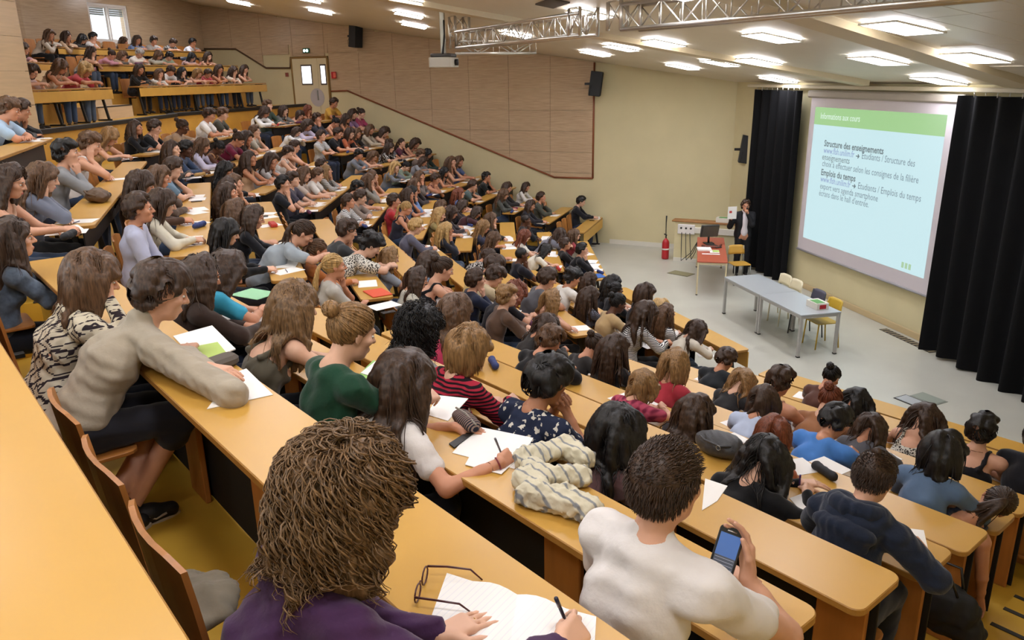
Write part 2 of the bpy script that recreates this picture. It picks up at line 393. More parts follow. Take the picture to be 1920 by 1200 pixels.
# lamps: recessed louvred luminaires
LIGHTS = [(7.71, -5.82), (8.46, -7.4), (10.22, -5.73), (13.28, -5.45), (13.06, -7.14), (15.55, -5.47), (17.93, -5.7), (10.88, -8.97), (10.21, -7.4), (15.59, -8.98), (16.93, -7.4), (14.67, -7.18), (21.37, .39), (17.49, -1.48), (20.05, -1.81),
          (11.6, -3.6), (14.6, -3.3), (17.2, -3.7), (8.6, -3.6), (5.6, -3.6), (12.0, -1.3), (14.9, -1.2), (9.2, -1.3), (6.4, -1.3), (3.4, -1.3), (.8, -.6), (18.6, .6), (15.6, 1.0), (12.6, 1.0), (9.6, 1.0), (6.6, 1.0), (3.2, 1.0), (.4, 1.6), (24.0, 2.6), (20.9, 3.0), (17.8, 3.2), (13.4, 3.4), (10, 3.4), (6.6, 3.4), (3.0, 3.4), (25.6, 4.6), (22.2, 5.4), (18.6, 5.8)]
M_GLOW = mat('lamp_glow', 'f4f5ff', .5, emit=LAMP)
M_LOUV = mat('lamp_louvre', 'f2efe8', .35)
fr = MB()
for x in (-.3, .3): fr.box((x, 0, -.004), (.02, .62, .02))
for y in (-.3, .3): fr.box((0, y, -.004), (.62, .02, .02))
fr_me = fr.mesh('frame', M_WHITE); g = MB(); g.add([(-.29, -.29, .012), (-.29, .29, .012), (.29, .29, .012), (.29, -.29, .012)], [(0, 1, 2, 3)]); g_me = g.mesh('diffuser', M_GLOW)
lv = MB(); lv.box((0, 0, 0), (.58, .004, .022)); lv_me = lv.mesh('louvre', M_LOUV)
for i, (x, y) in enumerate(LIGHTS):
    r = link('ceiling_light', None, None, Matrix.Translation(cpt(x, y, .036)) @ MT); r.empty_display_size = .2
    tag(r, 'square louvred ceiling lamp', 'lamp', 'recessed ceiling lamps'); LIGHTS[i] = r
    link('frame', fr_me, r); link('diffuser', g_me, r)
    for k in range(4): link('louvre', lv_me, r, Matrix.Translation((0, -.18 + .12 * k, 0)))
lab = {0: 'large bright ceiling lamp nearest the right end of the truss', 1: 'bright ceiling lamp at the right edge above the right curtain', 2: 'ceiling lamp under the truss left of the brightest lamp', 3: 'ceiling lamp midway between the truss corner and the screen', 4: 'ceiling lamp in the second strip behind the truss corner', 5: 'ceiling lamp just right of the vertical truss leg', 6: 'ceiling lamp above the loudspeaker on the brown trim', 7: 'ceiling lamp just above the right part of the screen', 8: 'ceiling lamp beside the beam above the screen middle', 9: 'ceiling lamp above the left curtain', 10: 'ceiling lamp throwing a bright spot on the cream wall', 11: 'ceiling lamp between the bright wall spot and the curtain', 12: 'ceiling lamp above the panelled wall near the door', 13: 'upper of two lamps left of the projector pole', 14: 'lower of two lamps left of the projector pole'}
for i, r in enumerate(LIGHTS): r['label'] = lab.get(i, 'square louvred ceiling lamp in the rows above the seats, counted %s' % (ORD[i - 15] if i - 15 < 20 else 'after the %s' % ORD[i - 35]))
# ================================================================ rows of desks
M_TABLEG = M_GREYL
def leg_set(mb, x, h, y0=.05, y1=.26):
    mb.bbox((x, (y0 + y1) / 2, .02), (.04, .30, .035), .006); 
    a = np.array([x, y1 - .02, .03]); c = np.array([x, y0 + .09, h]); d = c - a; L_ = np.linalg.norm(d); ang = atan2(d[1], d[2])
    R = np.array([[1, 0, 0], [0, cos(ang), sin(ang)], [0, -sin(ang), cos(ang)]]); mb.bbox((a + c) / 2, (.045, .05, L_), .006, R)
    mb.bbox((x, .17, h - .012), (.04, .26, .024), .004)
DESKS = {}
def make_desk(s, m, t0, t1, z, D, label, panel, planks, floor_h=.74):
    tc = (t0 + t1) / 2; w = t1 - t0; r = empty('desk_row', (*plan(s, tc, D), z - floor_h), rot_of(s))
    tag(r, label, 'desk', 'long laminate desks in tiers')
    b = MB(); b.prism(rrect(-w / 2, 0, w / 2, DEPTH, .05), floor_h - .032, floor_h, 1, .004); b.mi[-1] = 0
    b.obj('desktop', [M_DESK, M_DESKE], r)
    k = max(2, int(round(w / (1.15 if not planks else .95))) + 1)
    for i in range(k):
        x = -w / 2 + .16 + (w - .32) * i / (k - 1)
        if planks:
            p = MB(); p.bbox((x, .20, (floor_h - .034) / 2), (.21, .028, floor_h - .034), .005); p.obj('support_board', M_PLY, r)
        else:
            p = MB(); leg_set(p, x, floor_h - .034); p.obj('leg', M_BLACK, r)
    if panel:
        p = MB(); p.bbox((0, DEPTH - .012, floor_h - .045 - panel / 2), (w - .02, .018, panel), .004); p.obj('front_panel', M_BEECH, r)
    elif planks:
        p = MB(); p.bbox((0, .235, (floor_h - .04) / 2), (w - .06, .012, floor_h - .06), .003); p.obj('back_board', mat('board_black', '15130f', .8), r)
    elif not planks:
        p = MB(); p.bbox((0, .24, floor_h - .16), (w - .1, .012, .2), .003); p.obj('back_rail', M_BLACK, r)
    return r
for s in range(4):
    top = {0: 10, 1: 10, 2: 9, 3: 9}[s]
    for m in range(0, top + 1):
        t0, t1 = t_range(s, m)
        if s == 1 and m == 10: t1 = row_D(s, m) * tan(radians(98.3 - 97.3))
        if s == 0 and m == 10: t0 += .0
        DESKS[(s, m)] = (t0, t1)
        make_desk(s, m, t0, t1, row_z(s, m), row_D(s, m), 'yellow laminate desk, %s row up from the stage, %s block' % (ORD[m], BLOCK[s]), .24 if m == 0 else 0, s == 0)
# upper block: three rows, split by a stair
UZ = {0: 4.42, 1: 4.94, 2: 5.36}; UD = lambda k: 13.64 + .87 * 12 + .95 * k
UP = []
for s, a0, a1, nm in ((2, 84.5, 76.9, 'left of the stair'), (3, 71.8, 59.6, 'right of the stair')):
    for k in range(3):
        D = UD(k); t0 = D * tan(radians(MID[s] - a0)); t1 = D * tan(radians(MID[s] - a1))
        make_desk(s, 0, t0, t1, UZ[k], D, 'yellow desk of the raised back block, %s row, %s' % (('front', 'middle', 'top')[k], nm), .2 if k == 0 else .12, False, .70)
        UP.append((s, k, t0, t1))
        if k:
            b = MB(); er, et = axes(s); ta, tb = t0 - .1, t1 + .3
            b.box((-(ta + tb) / 2, 0, (UZ[k] - .70 - PLAT) / 2), (tb - ta, 1.0, UZ[k] - .70 - PLAT)); struct(b.obj('floor_tier', [M_BEECH], None, xf((*plan(s, 0, D + .12), PLAT), rot_of(s))))
# stair between the two halves of the upper block
for k in range(4):
    D = UD(0) + .1 + .475 * (k + .5); s = 2; z = PLAT + .29 * (k + 1) * .98
    t0 = D * tan(radians(79.2 - 76.7)); t1 = t0 + 1.7
    b = MB(); b.box((0, 0, -(z - PLAT) / 2), (t1 - t0, .475, z - PLAT), None, 0); b.box((0, .22, -.01), (t1 - t0, .045, .025), None, 1); struct(b.obj('floor_step', [M_PALE, M_NOSE], None, xf((*plan(s, (t0 + t1) / 2, D), z), rot_of(s))))
# ================================================================ stage
r = empty('projection_screen', (12.885, FRONT + .12, .84)); tag(r, 'large white roll-down projection screen showing a green-headed slide', 'screen')
M_SCR = mat('screen_white', 'c9c2c6', .6)
b = MB(); b.box((0, 0, 1.585), (4.06, .008, 3.17)); b.obj('fabric', M_SCR, r)
b = MB(); b.tube([(-2.04, .01, .01), (2.04, .01, .01)], .022, 8); b.obj('bottom_bar', mat('bar_grey', '9a9698', .4), r)
b = MB(); b.bbox((0, -.02, 3.22), (4.3, .13, .15), .03); b.obj('roller_case', mat('case_beige', 'a8a094', .5), r)
def emis(nm, c, k):
    m = mat(nm, c, .7, emit=k * .52, spec=.2); q = m.node_tree.nodes['Principled BSDF'].inputs['Base Color']; q.default_value = (.06, .06, .06, 1); return m
SLK = 1.0
ix0, ix1, iz0, iz1 = -1.82, 1.86, .285, 2.97        # seen from the hall, +x is on the left
b = MB(); b.add([(ix1, .006, iz0), (ix0, .006, iz0), (ix0, .006, 2.63), (ix1, .006, 2.63)], [(0, 1, 2, 3)]); b.obj('slide', emis('slide_pale', 'cdeef4', SLK), r)
b = MB(); b.add([(ix1, .006, 2.63), (ix0, .006, 2.63), (ix0, .006, iz1), (ix1, .006, iz1)], [(0, 1, 2, 3)]); b.obj('slide_header', emis('slide_green', 'b4e8a0', SLK * .8), r)
def text(txt, x, z, size, m, parent, bold=0, name='slide_text', rx=pi / 2, rz=pi, y=.008):
    c = bpy.data.curves.new(name, 'FONT'); c.body = txt; c.size = size; c.offset = bold; c.resolution_u = 2
    o = bpy.data.objects.new(name, c); COL.objects.link(o); dg = bpy.context.evaluated_depsgraph_get()
    me = bpy.data.meshes.new_from_object(o.evaluated_get(dg)); bpy.data.objects.remove(o); bpy.data.curves.remove(c)
    me.materials.clear(); me.materials.append(m)
    o = link(name, me, parent); o.location = (x, y, z); o.rotation_euler = (rx, 0, rz); return o
G1, G2, BL, WT = emis('slide_grey', '74868c', .8), emis('slide_greyblue', '8297a6', .8), emis('slide_link', '94a4e0', .8), emis('slide_white', 'e6faf0', 1.1)
def slide_line(txt, p0, p1, m, bold=0):
    """lettering on the slide: baseline from p0 to p1, as measured on the wall plane"""
    A, B = (hit_plane(*p, (0, FRONT + .128, 0), (0, 1, 0)) for p in (p0, p1)); w = A[0] - B[0]
    o = text(txt, A[0] - 12.885, (A[2] + B[2]) / 2 - .84, .172, m, r, bold); xs = [v.co.x for v in o.data.vertices]; o.scale = (w / (max(xs) - min(xs)), 1, 1); return o
slide_line('Informations aux cours', (1538, 222), (1611, 229), WT)
for txt, p0_, p1_, m, bo in (('Structure des enseignements', (1545, 274), (1656, 289), G1, .004), ('www.flsh.unilim.fr', (1544, 286), (1601, 296), BL, 0), ('Etudiants / Structure des', (1615, 297), (1714, 313), G2, 0), ('enseignements', (1541, 299), (1592, 307), G1, 0), ('choix \u00e0 effectuer selon les consignes de la fili\u00e8re', (1541, 311), (1721, 344), G2, 0),
                             ('Emplois du temps', (1539, 328), (1603, 340), G1, .004), ('www.flsh.unilim.fr', (1538, 341), (1594, 351), BL, 0), ('Etudiants / Emplois du temps', (1608, 352), (1725, 380), G2, 0), ('export vers agenda smartphone', (1537, 354), (1645, 377), G2, 0), ("\u00e9crans dans le hall d'entr\u00e9e.", (1535, 367), (1628, 388), G2, 0)):
    slide_line(txt, p0_, p1_, m, bo)
for px_, py_ in ((1608, 293), (1601, 349)):
    A = hit_plane(px_, py_, (0, FRONT + .128, 0), (0, 1, 0)); b = MB(); x_, z_ = A[0] - 12.885, A[2] - .84
    b.prism([(x_ + .05, z_ + .009), (x_ + .05, z_ - .009), (x_ - .01, z_ - .009), (x_ - .0, z_ - .04), (x_ - .02, z_ - .04), (x_ - .06, z_), (x_ - .02, z_ + .04), (x_, z_ + .04), (x_ - .01, z_ + .009)][::-1], 0, .001); b.v = [(v[0], .0085 + v[2], v[1]) for v in b.v]; b.obj('slide_arrow', G1, r)
b = MB()
for k in range(3): b.box((-1.45 + .09 * k, .008, .40), (.06, .002, .10))
b.obj('slide_logo', emis('slide_logo_green', 'bfe6b8', .8), r)
# picture rail / curtain track
b = MB(); b.bbox(((Fx0 + 17.5) / 2, FRONT + .16, 4.20), (17.5 - Fx0, .09, .07), .01); tag(b.obj('curtain_track', mat('track_cream', 'cfc6ae', .5)), 'cream curtain track across the top of the front wall', 'rail')
def curtain(x0, x1, z0, label, amp=.07, wl=.33, y=FRONT + .22):
    n = int((x1 - x0) / .02); b = MB(); rows = 9; V = []; rs = random.Random(int(x0 * 10)); ph = [rs.uniform(-1, 1) for _ in range(9)]
    for side in (0, .02):
        for j in range(rows):
            f = j / (rows - 1)
            for i in range(n + 1):
                x = x0 + (x1 - x0) * i / n; u = x / wl * 2 * pi
                q = sin(u + .8 * sin(x * 1.7 + ph[0]) + .3 * f) * amp * (.75 + .5 * f) + .03 * f * sin(x * 2.3 + ph[1])
                V.append((x, y + q + side, 4.12 + (z0 - 4.12) * f + (.05 * sin(x * 1.9 + ph[2]) if j == rows - 1 else 0)))
    F = []; S = rows * (n + 1)
    for o_ in (0, 1):
        for j in range(rows - 1):
            for i in range(n): q = (o_ * S + j * (n + 1) + i, o_ * S + j * (n + 1) + i + 1, o_ * S + (j + 1) * (n + 1) + i + 1, o_ * S + (j + 1) * (n + 1) + i); F.append(q if o_ else q[::-1])
    b.add(V, F, 0, True); root = b.obj('curtain', M_BLKFAB); tag(root, label, 'curtain', 'black stage curtains')
    hk = MB(); hk.tube([(0, 0, 0), (0, 0, .07)], .008, 6); hm = hk.mesh('hook', M_ALU)
    for i in range(int((x1 - x0) / .22)): link('hook', hm, root, Matrix.Translation((x0 + .1 + .22 * i, y, 4.1)))
    return root
curtain(15.13, 17.15, .03, 'black pleated curtain left of the projection screen')
curtain(7.2, 10.62, -.0, 'wide black pleated curtain right of the projection screen', .09, .42, FRONT + .3)
b = MB(); b.bbox((10.72, FRONT + .05, 1.6), (.05, .05, 1.6), .01); b.bbox((10.72, FRONT + .07, .82), (.06, .06, .1), .01); tag(b.obj('board_rail', M_WHITE), 'white vertical rail beside the right curtain', 'rail')
# low partition wall with a wooden cap
pa = hit_z(1262, 489, 0); pb = pa + WDIR * -((pa[1] - FRONT - .35) / WDIR[1]); L_ = np.linalg.norm((pb - pa)[:2]); c = (pa + pb) / 2; hp = 1.0
R = radians(52); rp = empty('partition_wall', (c[0], c[1], 0), R); struct(rp)
b = MB(); b.bbox((0, -.11, hp / 2), (L_, .22, hp), .005); b.obj('partition_body', M_CREAM, rp)
b = MB(); b.bbox((.02, -.11, hp + .02), (L_ + .1, .30, .04), .008); b.obj('wooden_cap', mat('cap_brown', '9a6a3a', .5, noise=.15, scale=5, stretch=(1, 6, 6)), rp)
b = MB(); b.bbox((-.12, .025, hp - .18), (L_ - .4, .05, .15), .008); b.obj('cable_trunking', M_WHITE, rp)
b = MB(); b.bbox((L_ / 2 - .3, .03, hp - .17), (.42, .06, .24), .01); so = b.obj('socket_box', mat('socket_white', 'e2ddd8', .4), rp)
for k in range(3):
    q = MB(); q.cyl((L_ / 2 - .42 + .12 * k, .06, hp - .14), (L_ / 2 - .42 + .12 * k, .068, hp - .14), .025, None, 10); q.obj('socket', M_BLACK, so)
b = MB(); b.bbox((0, .012, .05), (L_, .02, .1), .004); b.obj('skirting', M_WHITE, rp)
def ppart(u, v, z): return np.array([c[0], c[1], z]) + WDIR * u + np.array([-WDIR[1], WDIR[0], 0]) * v
# cables on the partition
b = MB()
for k in range(3):
    p0 = ppart(L_ / 2 - .4 + .1 * k, .07, .75); p1 = ppart(L_ / 2 - .5 + .1 * k, .2 + .1 * k, .12); p2 = ppart(L_ / 2 - .75, .6, .72)
    b.tube([p0, p0 * .5 + p1 * .5 + (0, 0, -.08), p1, p1 * .45 + p2 * .55 + (0, 0, -.1), p2], .009, 6)
tag(b.obj('power_cables', M_BLACK), 'loose black cables hanging from the white socket box', 'cable')
# fire extinguisher
p = hit_z(1247, 484, .02); r = empty('fire_extinguisher', (p[0], p[1], 0)); tag(r, 'red fire extinguisher with black hose beside the low partition', 'extinguisher')
M_RED = mat('red_paint', 'b0232a', .35)
b = MB(); b.lathe([(.02, 0), (.085, .01), (.09, .05), (.09, .42), (.07, .48), (.03, .52), (.02, .54)], 16); b.obj('cylinder', M_RED, r)
b = MB(); b.cyl((0, 0, .52), (0, 0, .6), .02, None, 8); b.bbox((.03, 0, .62), (.16, .025, .03), .005); b.obj('valve', M_BLACK, r)
b = MB(); b.tube([(0, 0, .6), (-.03, .02, .75), (-.07, .04, .95), (-.1, .05, 1.12)], [.012, .012, .014, .02], 8); b.obj('hose', M_BLACK, r)
b = MB(); b.lathe([(.0905, .24), (.0905, .28)], 16); b.obj('label', M_WHITE, r)
# tables
def table(name, c, L_, Wd, h, rz, mt, ml, label, apron=.05, legr=.05):
    r = empty(name, (c[0], c[1], 0), rz); tag(r, label, 'table')
    b = MB(); b.prism(rrect(-L_ / 2, -Wd / 2, L_ / 2, Wd / 2, .01, 2), h - .025, h, 0, .003); b.obj('tabletop', mt, r)
    b = MB(); 
    for y in (-1, 1): b.bbox((0, y * (Wd / 2 - .03), h - .025 - apron / 2), (L_ - .04, .03, apron), .004)
    for x in (-1, 1): b.bbox((x * (L_ / 2 - .03), 0, h - .025 - apron / 2), (.03, Wd - .04, apron), .004)
    b.obj('apron', ml, r)
    for x in (-1, 1):
        for y in (-1, 1): b = MB(); b.bbox((x * (L_ / 2 - legr / 2 - .005), y * (Wd / 2 - legr / 2 - .005), (h - .025) / 2), (legr, legr, h - .025), .006); lo = b.obj('leg', ml, r); q = MB(); q.bbox((x * (L_ / 2 - legr / 2 - .005), y * (Wd / 2 - legr / 2 - .005), .012), (legr + .006, legr + .006, .022), .004); q.obj('foot_cap', M_BLACK, lo)
    return r
q0, q1 = hit_z(1493, 671, 0), hit_z(1354, 588, 0); q2 = hit_z(1563, 662, 0)
ax = math.atan2(q1[1] - q0[1], q1[0] - q0[0]); Lt = np.linalg.norm((q1 - q0)[:2]) + .05; Wt = .74
dx = np.array([cos(ax), sin(ax), 0]); dy = np.array([sin(ax), -cos(ax), 0])
cn = q0 - dx * .025 + dx * Lt / 4 + dy * Wt / 2; cf = cn + dx * Lt / 2
table('grey_table', cn, Lt / 2 - .01, Wt, .74, ax, M_GREYL, M_LEG, 'grey table with a red and white paper box, nearer the viewer')
table('grey_table', cf, Lt / 2 - .01, Wt, .74, ax, M_GREYL, M_LEG, 'grey table pushed against the other, nearer the red desk')
M_REDL = mat('red_laminate', 'b0543c', .4); M_CRL = mat('cream_leg', 'cdbf9c', .45)
rp0 = hit_z(1308, 492, .74); rp1 = hit_z(1362, 490, .74); rp2 = hit_z(1308, 446, .74); rp3 = hit_z(1358, 444, .74)
rc = (rp0 + rp1 + rp2 + rp3) / 4; ra = math.atan2(*(rp0 - rp2)[[1, 0]]); 
table('red_desk', rc, np.linalg.norm((rp0 - rp2)[:2]), .62, .74, ra, M_REDL, M_CRL, 'narrow red-topped desk by the low partition', .05, .035)
def on_red(u, v, z=.741): return rc * (1, 1, 0) + np.array([cos(ra), sin(ra), 0]) * u + np.array([-sin(ra), cos(ra), 0]) * v + (0, 0, z)
# monitor, keyboard and papers on the red desk
p = on_red(-.55, -.05); r = empty('monitor', p, ra + 1.9); tag(r, 'dark computer monitor tilted on the red desk', 'monitor')
b = MB(); b.bbox((0, 0, .30), (.42, .05, .30), .01, np.array([[1, 0, 0], [0, cos(.3), -sin(.3)], [0, sin(.3), cos(.3)]])); b.obj('housing', mat('monitor_grey', '4a4844', .5), r)
b = MB(); b.tube([(0, .03, .01), (0, .04, .17)], .025, 8); b.bbox((0, .02, .01), (.22, .18, .02), .006); b.obj('stand', M_BLACK, r)
b = MB(); b.add([(-.19, -.032, .17), (.19, -.032, .17), (.19, -.11, .42), (-.19, -.11, .42)], [(0, 1, 2, 3)]); b.obj('display', mat('display_off', '5c5a52', .2), r)
p = on_red(-.25, .05); b = MB(); b.bbox((0, 0, .015), (.42, .15, .025), .006)
for i in range(12):
    for j in range(4): b.box((-.18 + .033 * i, -.05 + .033 * j, .03), (.026, .026, .008))
tag(b.obj('keyboard', mat('keyboard_dark', '3a3634', .5), None, xf(p, ra + .6)), 'dark keyboard lying on the red desk', 'keyboard')
b = MB(); b.tube([on_red(-.2, -.2, .76), on_red(-.05, -.1, .77), on_red(-.1, .15, .76), on_red(-.35, .22, .765)], [.03, .035, .03, .02], 8); tag(b.obj('cable_bundle', mat('bundle', '7a4436', .7)), 'reddish bundle of cables behind the keyboard on the red desk', 'cable')
M_PAPER = mat('paper', 'f1eee9', .75); M_PGRN = mat('paper_green', 'b5cf6b', .7)
def sheet(name, p, rz, w=.21, h=.297, m=None, label='', cat='paper', th=.002, group=None):
    b = MB(); b.box((0, 0, th / 2 + .0005), (w, h, th)); o = b.obj(name, m or M_PAPER, None, xf(p, rz)); tag(o, label, cat, group); return o
sheet('paper_stack', on_red(.12, -.16, .741), ra + .1, .3, .3, None, 'white paper stack beside the keyboard on the red desk', 'paper', .03)
sheet('leaflet', on_red(.28, .06, .741), ra + 1.6, .2, .3, None, 'white leaflet with green print on the red desk')
sheet('green_leaflet', on_red(.26, .09, .744), ra + 1.6, .14, .2, M_PGRN, 'small green leaflet on top of the white leaflet', 'paper')
sheet('name_card', on_red(.56, -.02, .741), ra, .08, .38, None, 'long white card at the front edge of the red desk')
def paper_box(p, rz, label):
    r = empty('paper_box', p, rz); tag(r, label, 'box', 'red and white paper boxes')
    b = MB(); b.bbox((0, 0, .055), (.31, .22, .11), .003); b.obj('carton', M_WHITE, r)
    b = MB(); b.box((.06, -.1105, .05), (.12, .002, .07)); b.box((-.1555, 0, .05), (.002, .12, .07)); b.box((.1555, 0, .05), (.002, .2, .09)); b.obj('red_print', M_RED, r)
    b = MB(); b.box((-.02, .02, .112), (.22, .15, .004)); b.obj('green_sheet', mat('sheet_green', '5f9a52', .6), r)
paper_box(cn - dx * (Lt / 4 - .33) + dy * (Wt / 2 - .24) + (0, 0, .741), ax, 'red and white paper box on the grey table')
paper_box(ppart(-L_ / 2 + .55, -.11, hp + .041), R, 'red and white paper box on the wooden cap of the partition')
# chairs
M_CYEL = mat('chair_yellow', 'c2a031', .45); M_CCRM = mat('chair_cream', 'dcd2b2', .5); M_CBLU = mat('chair_blue', '4c4a58', .55); M_CORA = mat('chair_orange', 'a85030', .5); M_CTAN = mat('chair_tan', 'c99a3e', .45)
def curved_panel(w, h, th, bend, lean, nx=7, nz=5, y0=0, z0=0, corner=.0):
    V = []; F = []
    for o_ in (0, 1):
        for j in range(nz):
            fz = j / (nz - 1)
            for i in range(nx):
                u = -1 + 2 * i / (nx - 1); ww_ = w * (1 - corner * (fz if fz > .7 else 0))
                V.append((u * ww_ / 2, y0 - bend * (1 - u * u) - lean * fz + (th if o_ else 0), z0 + h * fz - (.02 * abs(u) ** 6 if j == nz - 1 else 0)))
    S = nx * nz
    for j in range(nz - 1):
        for i in range(nx - 1):
            q = (j * nx + i, j * nx + i + 1, (j + 1) * nx + i + 1, (j + 1) * nx + i); F.append(q); F.append(tuple(S + k for k in q[::-1]))
    ring = list(range(nx)) + [j * nx + nx - 1 for j in range(1, nz)] + [(nz - 1) * nx + i for i in range(nx - 2, -1, -1)] + [j * nx for j in range(nz - 2, 0, -1)]
    for a, b_ in zip(ring, ring[1:] + ring[:1]): F.append((b_, a, S + a, S + b_))
    return V, F
def stage_chair(p, rz, m, ml, label):
    r = empty('chair', (p[0], p[1], 0), rz); tag(r, label, 'chair', 'chairs on the stage')
    b = MB(); b.prism(rrect(-.2, -.2, .2, .2, .06, 4), .44, .455, 0, .003); b.obj('seat', m, r)
    b = MB(); b.add(*curved_panel(.38, .2, .014, .03, .04, y0=-.2, z0=.62), 0, True); b.obj('backrest', m, r)
    for x in (-1, 1):
        b = MB(); b.tube([(x * .18, .17, .44), (x * .19, .2, 0)], .013, 6); b.obj('leg', ml, r)
        b = MB(); b.tube([(x * .18, -.23, .8), (x * .18, -.19, .45), (x * .19, -.24, 0)], .013, 6); b.obj('leg', ml, r)
M_GDK = mat('steel_dark', '2e3434', .5); M_STEEL = mat('steel', '9a9c96', .35, metal=.7)
fy = lambda px, py, z=.75: hit_z(px, py, z)
for (px, py), m, ml, lb in (((1464, 522), M_CCRM, M_CCRM, 'cream chair farther from the viewer behind the grey tables'), ((1484, 532), M_CCRM, M_CCRM, 'cream chair beside the other cream one, nearer the blue chair'), ((1526, 552), M_CBLU, M_GDK, 'dark blue chair with black legs behind the grey table'), ((1556, 568), M_CYEL, M_CYEL, 'mustard yellow chair at the near end of the grey table')):
    p = fy(px, py); off = np.array([sin(ax), -cos(ax), 0]) * -.12; stage_chair(p + off, ax + (0 if True else pi), m, ml, lb)
stage_chair(on_red(.1, .62, 0), ra - 1.2, M_CTAN, M_STEEL, 'tan plywood chair pulled up to the red desk')
# floor boxes, grille and extinguisher plate on the stage floor
def floor_box(p, rz, w, h, label, mi, mf):
    b = MB(); b.box((0, 0, .003), (w, h, .006)); o = b.obj('floor_box', mf, None, xf(p, rz)); tag(o, label, 'floor outlet')
    q = MB(); q.box((0, 0, .008), (w - .04, h - .04, .004)); q.obj('lid', mi, o)
floor_box(hit_z(1706, 751, .001), .25, .34, .26, 'square floor outlet with a dark rim on the stage', M_GREYL, M_NOSE)
floor_box(hit_z(1741, 748, .001), .25, .40, .28, 'flush greenish floor plate beside the rimmed outlet', mat('plate_green', '8f968a', .35), mat('plate_rim', '8d9186', .4))
floor_box(hit_z(1277, 513, .001), .6, .55, .35, 'olive floor plate in front of the red desk', mat('plate_olive', '84805e', .5), mat('plate_olive2', '77735a', .5))
b = MB()
pg = hit_z(1700, 638, .001); 
for k in range(14): b.box((-.6 + .092 * k, 0, .003), (.03, .14, .008))
b.box((0, 0, .002), (1.3, .16, .004), None, 1); tag(b.obj('floor_grille', [mat('grille_tan', '9a8d72', .5), M_NOSE], None, xf((pg[0], FRONT + .2, 0), 0)), 'long dark ventilation grille at the foot of the front wall', 'grille')
# loudspeakers
def speaker(P, rz, label, tilt=.12, h=.62, w=.3, dp=.3):
    r = empty('loudspeaker', P, rz); tag(r, label, 'speaker', 'black wall loudspeakers')
    Rm = np.array([[1, 0, 0], [0, cos(tilt), -sin(tilt)], [0, sin(tilt), cos(tilt)]])
    poly = [(-w / 2, -dp / 2), (w / 2, -dp / 2), (w / 2 * .72, dp / 2), (-w / 2 * .72, dp / 2)]
    b = MB(); b.prism([(x, -y) for x, y in poly][::-1], -h / 2, h / 2, 0, .012); b.v = [tuple(Rm @ np.array(v)) for v in b.v]; b.obj('cabinet', mat('speaker_black', '16181a', .55), r)
    b = MB(); b.bbox((0, dp / 2 + .004, 0), (w - .04, .012, h - .05), .01); b.v = [tuple(Rm @ np.array(v)) for v in b.v]; b.obj('grille', mat('grille_black', '1e2022', .8, bump=.4, bscale=300), r)
    b = MB(); b.bbox((0, -dp / 2 - .06, 0), (.06, .16, .06), .005); b.tube([(w / 2, -.1, -.05), (w / 2 + .05, -.12, -.15), (w / 2, -.15, -.3)], .006, 5); b.obj('bracket', M_BLACK, r)
for (px, py), lb, hh in (((666, 67), 'black loudspeaker high on the panelled wall left of the projector', .66), ((1117, 157), 'black loudspeaker on the brown vertical trim', .62), ((1400, 280), 'black loudspeaker beside the left curtain', .66)):
    P = on_wall(px, py, .32 if px < 1300 else .45); speaker(P, radians(142) + (.25 if px > 1000 else -.1), lb, -.12, hh, .32)
# door in the far side wall with its signs
s0, zt = wall_sz(546, 107); s1, _ = wall_sz(616, 107); dz0 = 3.05
dr = empty('door_1', wpt((s0 + s1) / 2, dz0, .02), radians(52)); struct(dr); wd = abs(s1 - s0); dh = zt - dz0
M_DOOR = mat('door_cream', 'd8cba6', .45); M_DFR = mat('door_frame', '8a6a34', .5)
b = MB(); b.bbox((-wd / 2 + .03, .02, dh / 2), (.06, .06, dh)); b.bbox((wd / 2 - .03, .02, dh / 2), (.06, .06, dh)); b.bbox((0, .02, dh - .03), (wd, .06, .06)); b.obj('door_frame', M_DFR, dr)
for a, b_, nm in ((-wd / 2 + .06, -wd / 2 + .42, 'narrow'), (-wd / 2 + .43, wd / 2 - .06, 'wide')):
    q = MB(); q.bbox(((a + b_) / 2, .02, dh / 2 - .02), (b_ - a, .04, dh - .08), .004); lf = q.obj('door_leaf', M_DOOR, dr)
    ww_, cx_ = (.36, (a + b_) / 2 - .06) if nm == 'wide' else (.16, (a + b_) / 2 - .03)
    q = MB(); q.bbox((cx_, .035, dh - .55), (ww_ + .08, .03, .62), .004); q.obj('window_rim', mat('rim_grey', '5a5048', .5), lf)
    q = MB(); q.box((cx_, .052, dh - .55), (ww_, .004, .52)); q.obj('pane', mat('door_pane_daylight', 'f3f4ff', .3, emit=1.5), lf)
    if nm == 'wide':
        q = MB(); q.prism([(cx_ - .35 + .28 * cos(t), .28 * sin(t)) for t in np.linspace(0, 2 * pi, 20)[:-1]], 0, .004); q.v = [(x, .043 + z, y + .9) for x, y, z in q.v]; q.obj('push_plate', mat('plate_lilac', 'b9b3b4', .4), lf)
        q = MB(); q.bbox((a + .05, .06, dh / 2 - .1), (.03, .05, .3), .006); q.obj('handle', M_STEEL, lf)
P = on_wall(574, 95, .06); r = empty('exit_sign', P, radians(52)); tag(r, 'small green lit exit sign above the door', 'sign')
b = MB(); b.bbox((0, 0, 0), (.26, .05, .14), .01); b.obj('case', mat('exit_green', '2f6f5a', .4), r)
for x in (-.055, .055):
    b = MB(); b.prism([(x + .04 * cos(t), .045 * sin(t)) for t in np.linspace(0, 2 * pi, 12)[:-1]], 0, .003); b.v = [(p_[0], .027 + p_[2], p_[1]) for p_ in b.v]; b.obj('lit_symbol', mat('exit_lit', 'd8f4f4', .4, emit=2.5), r)
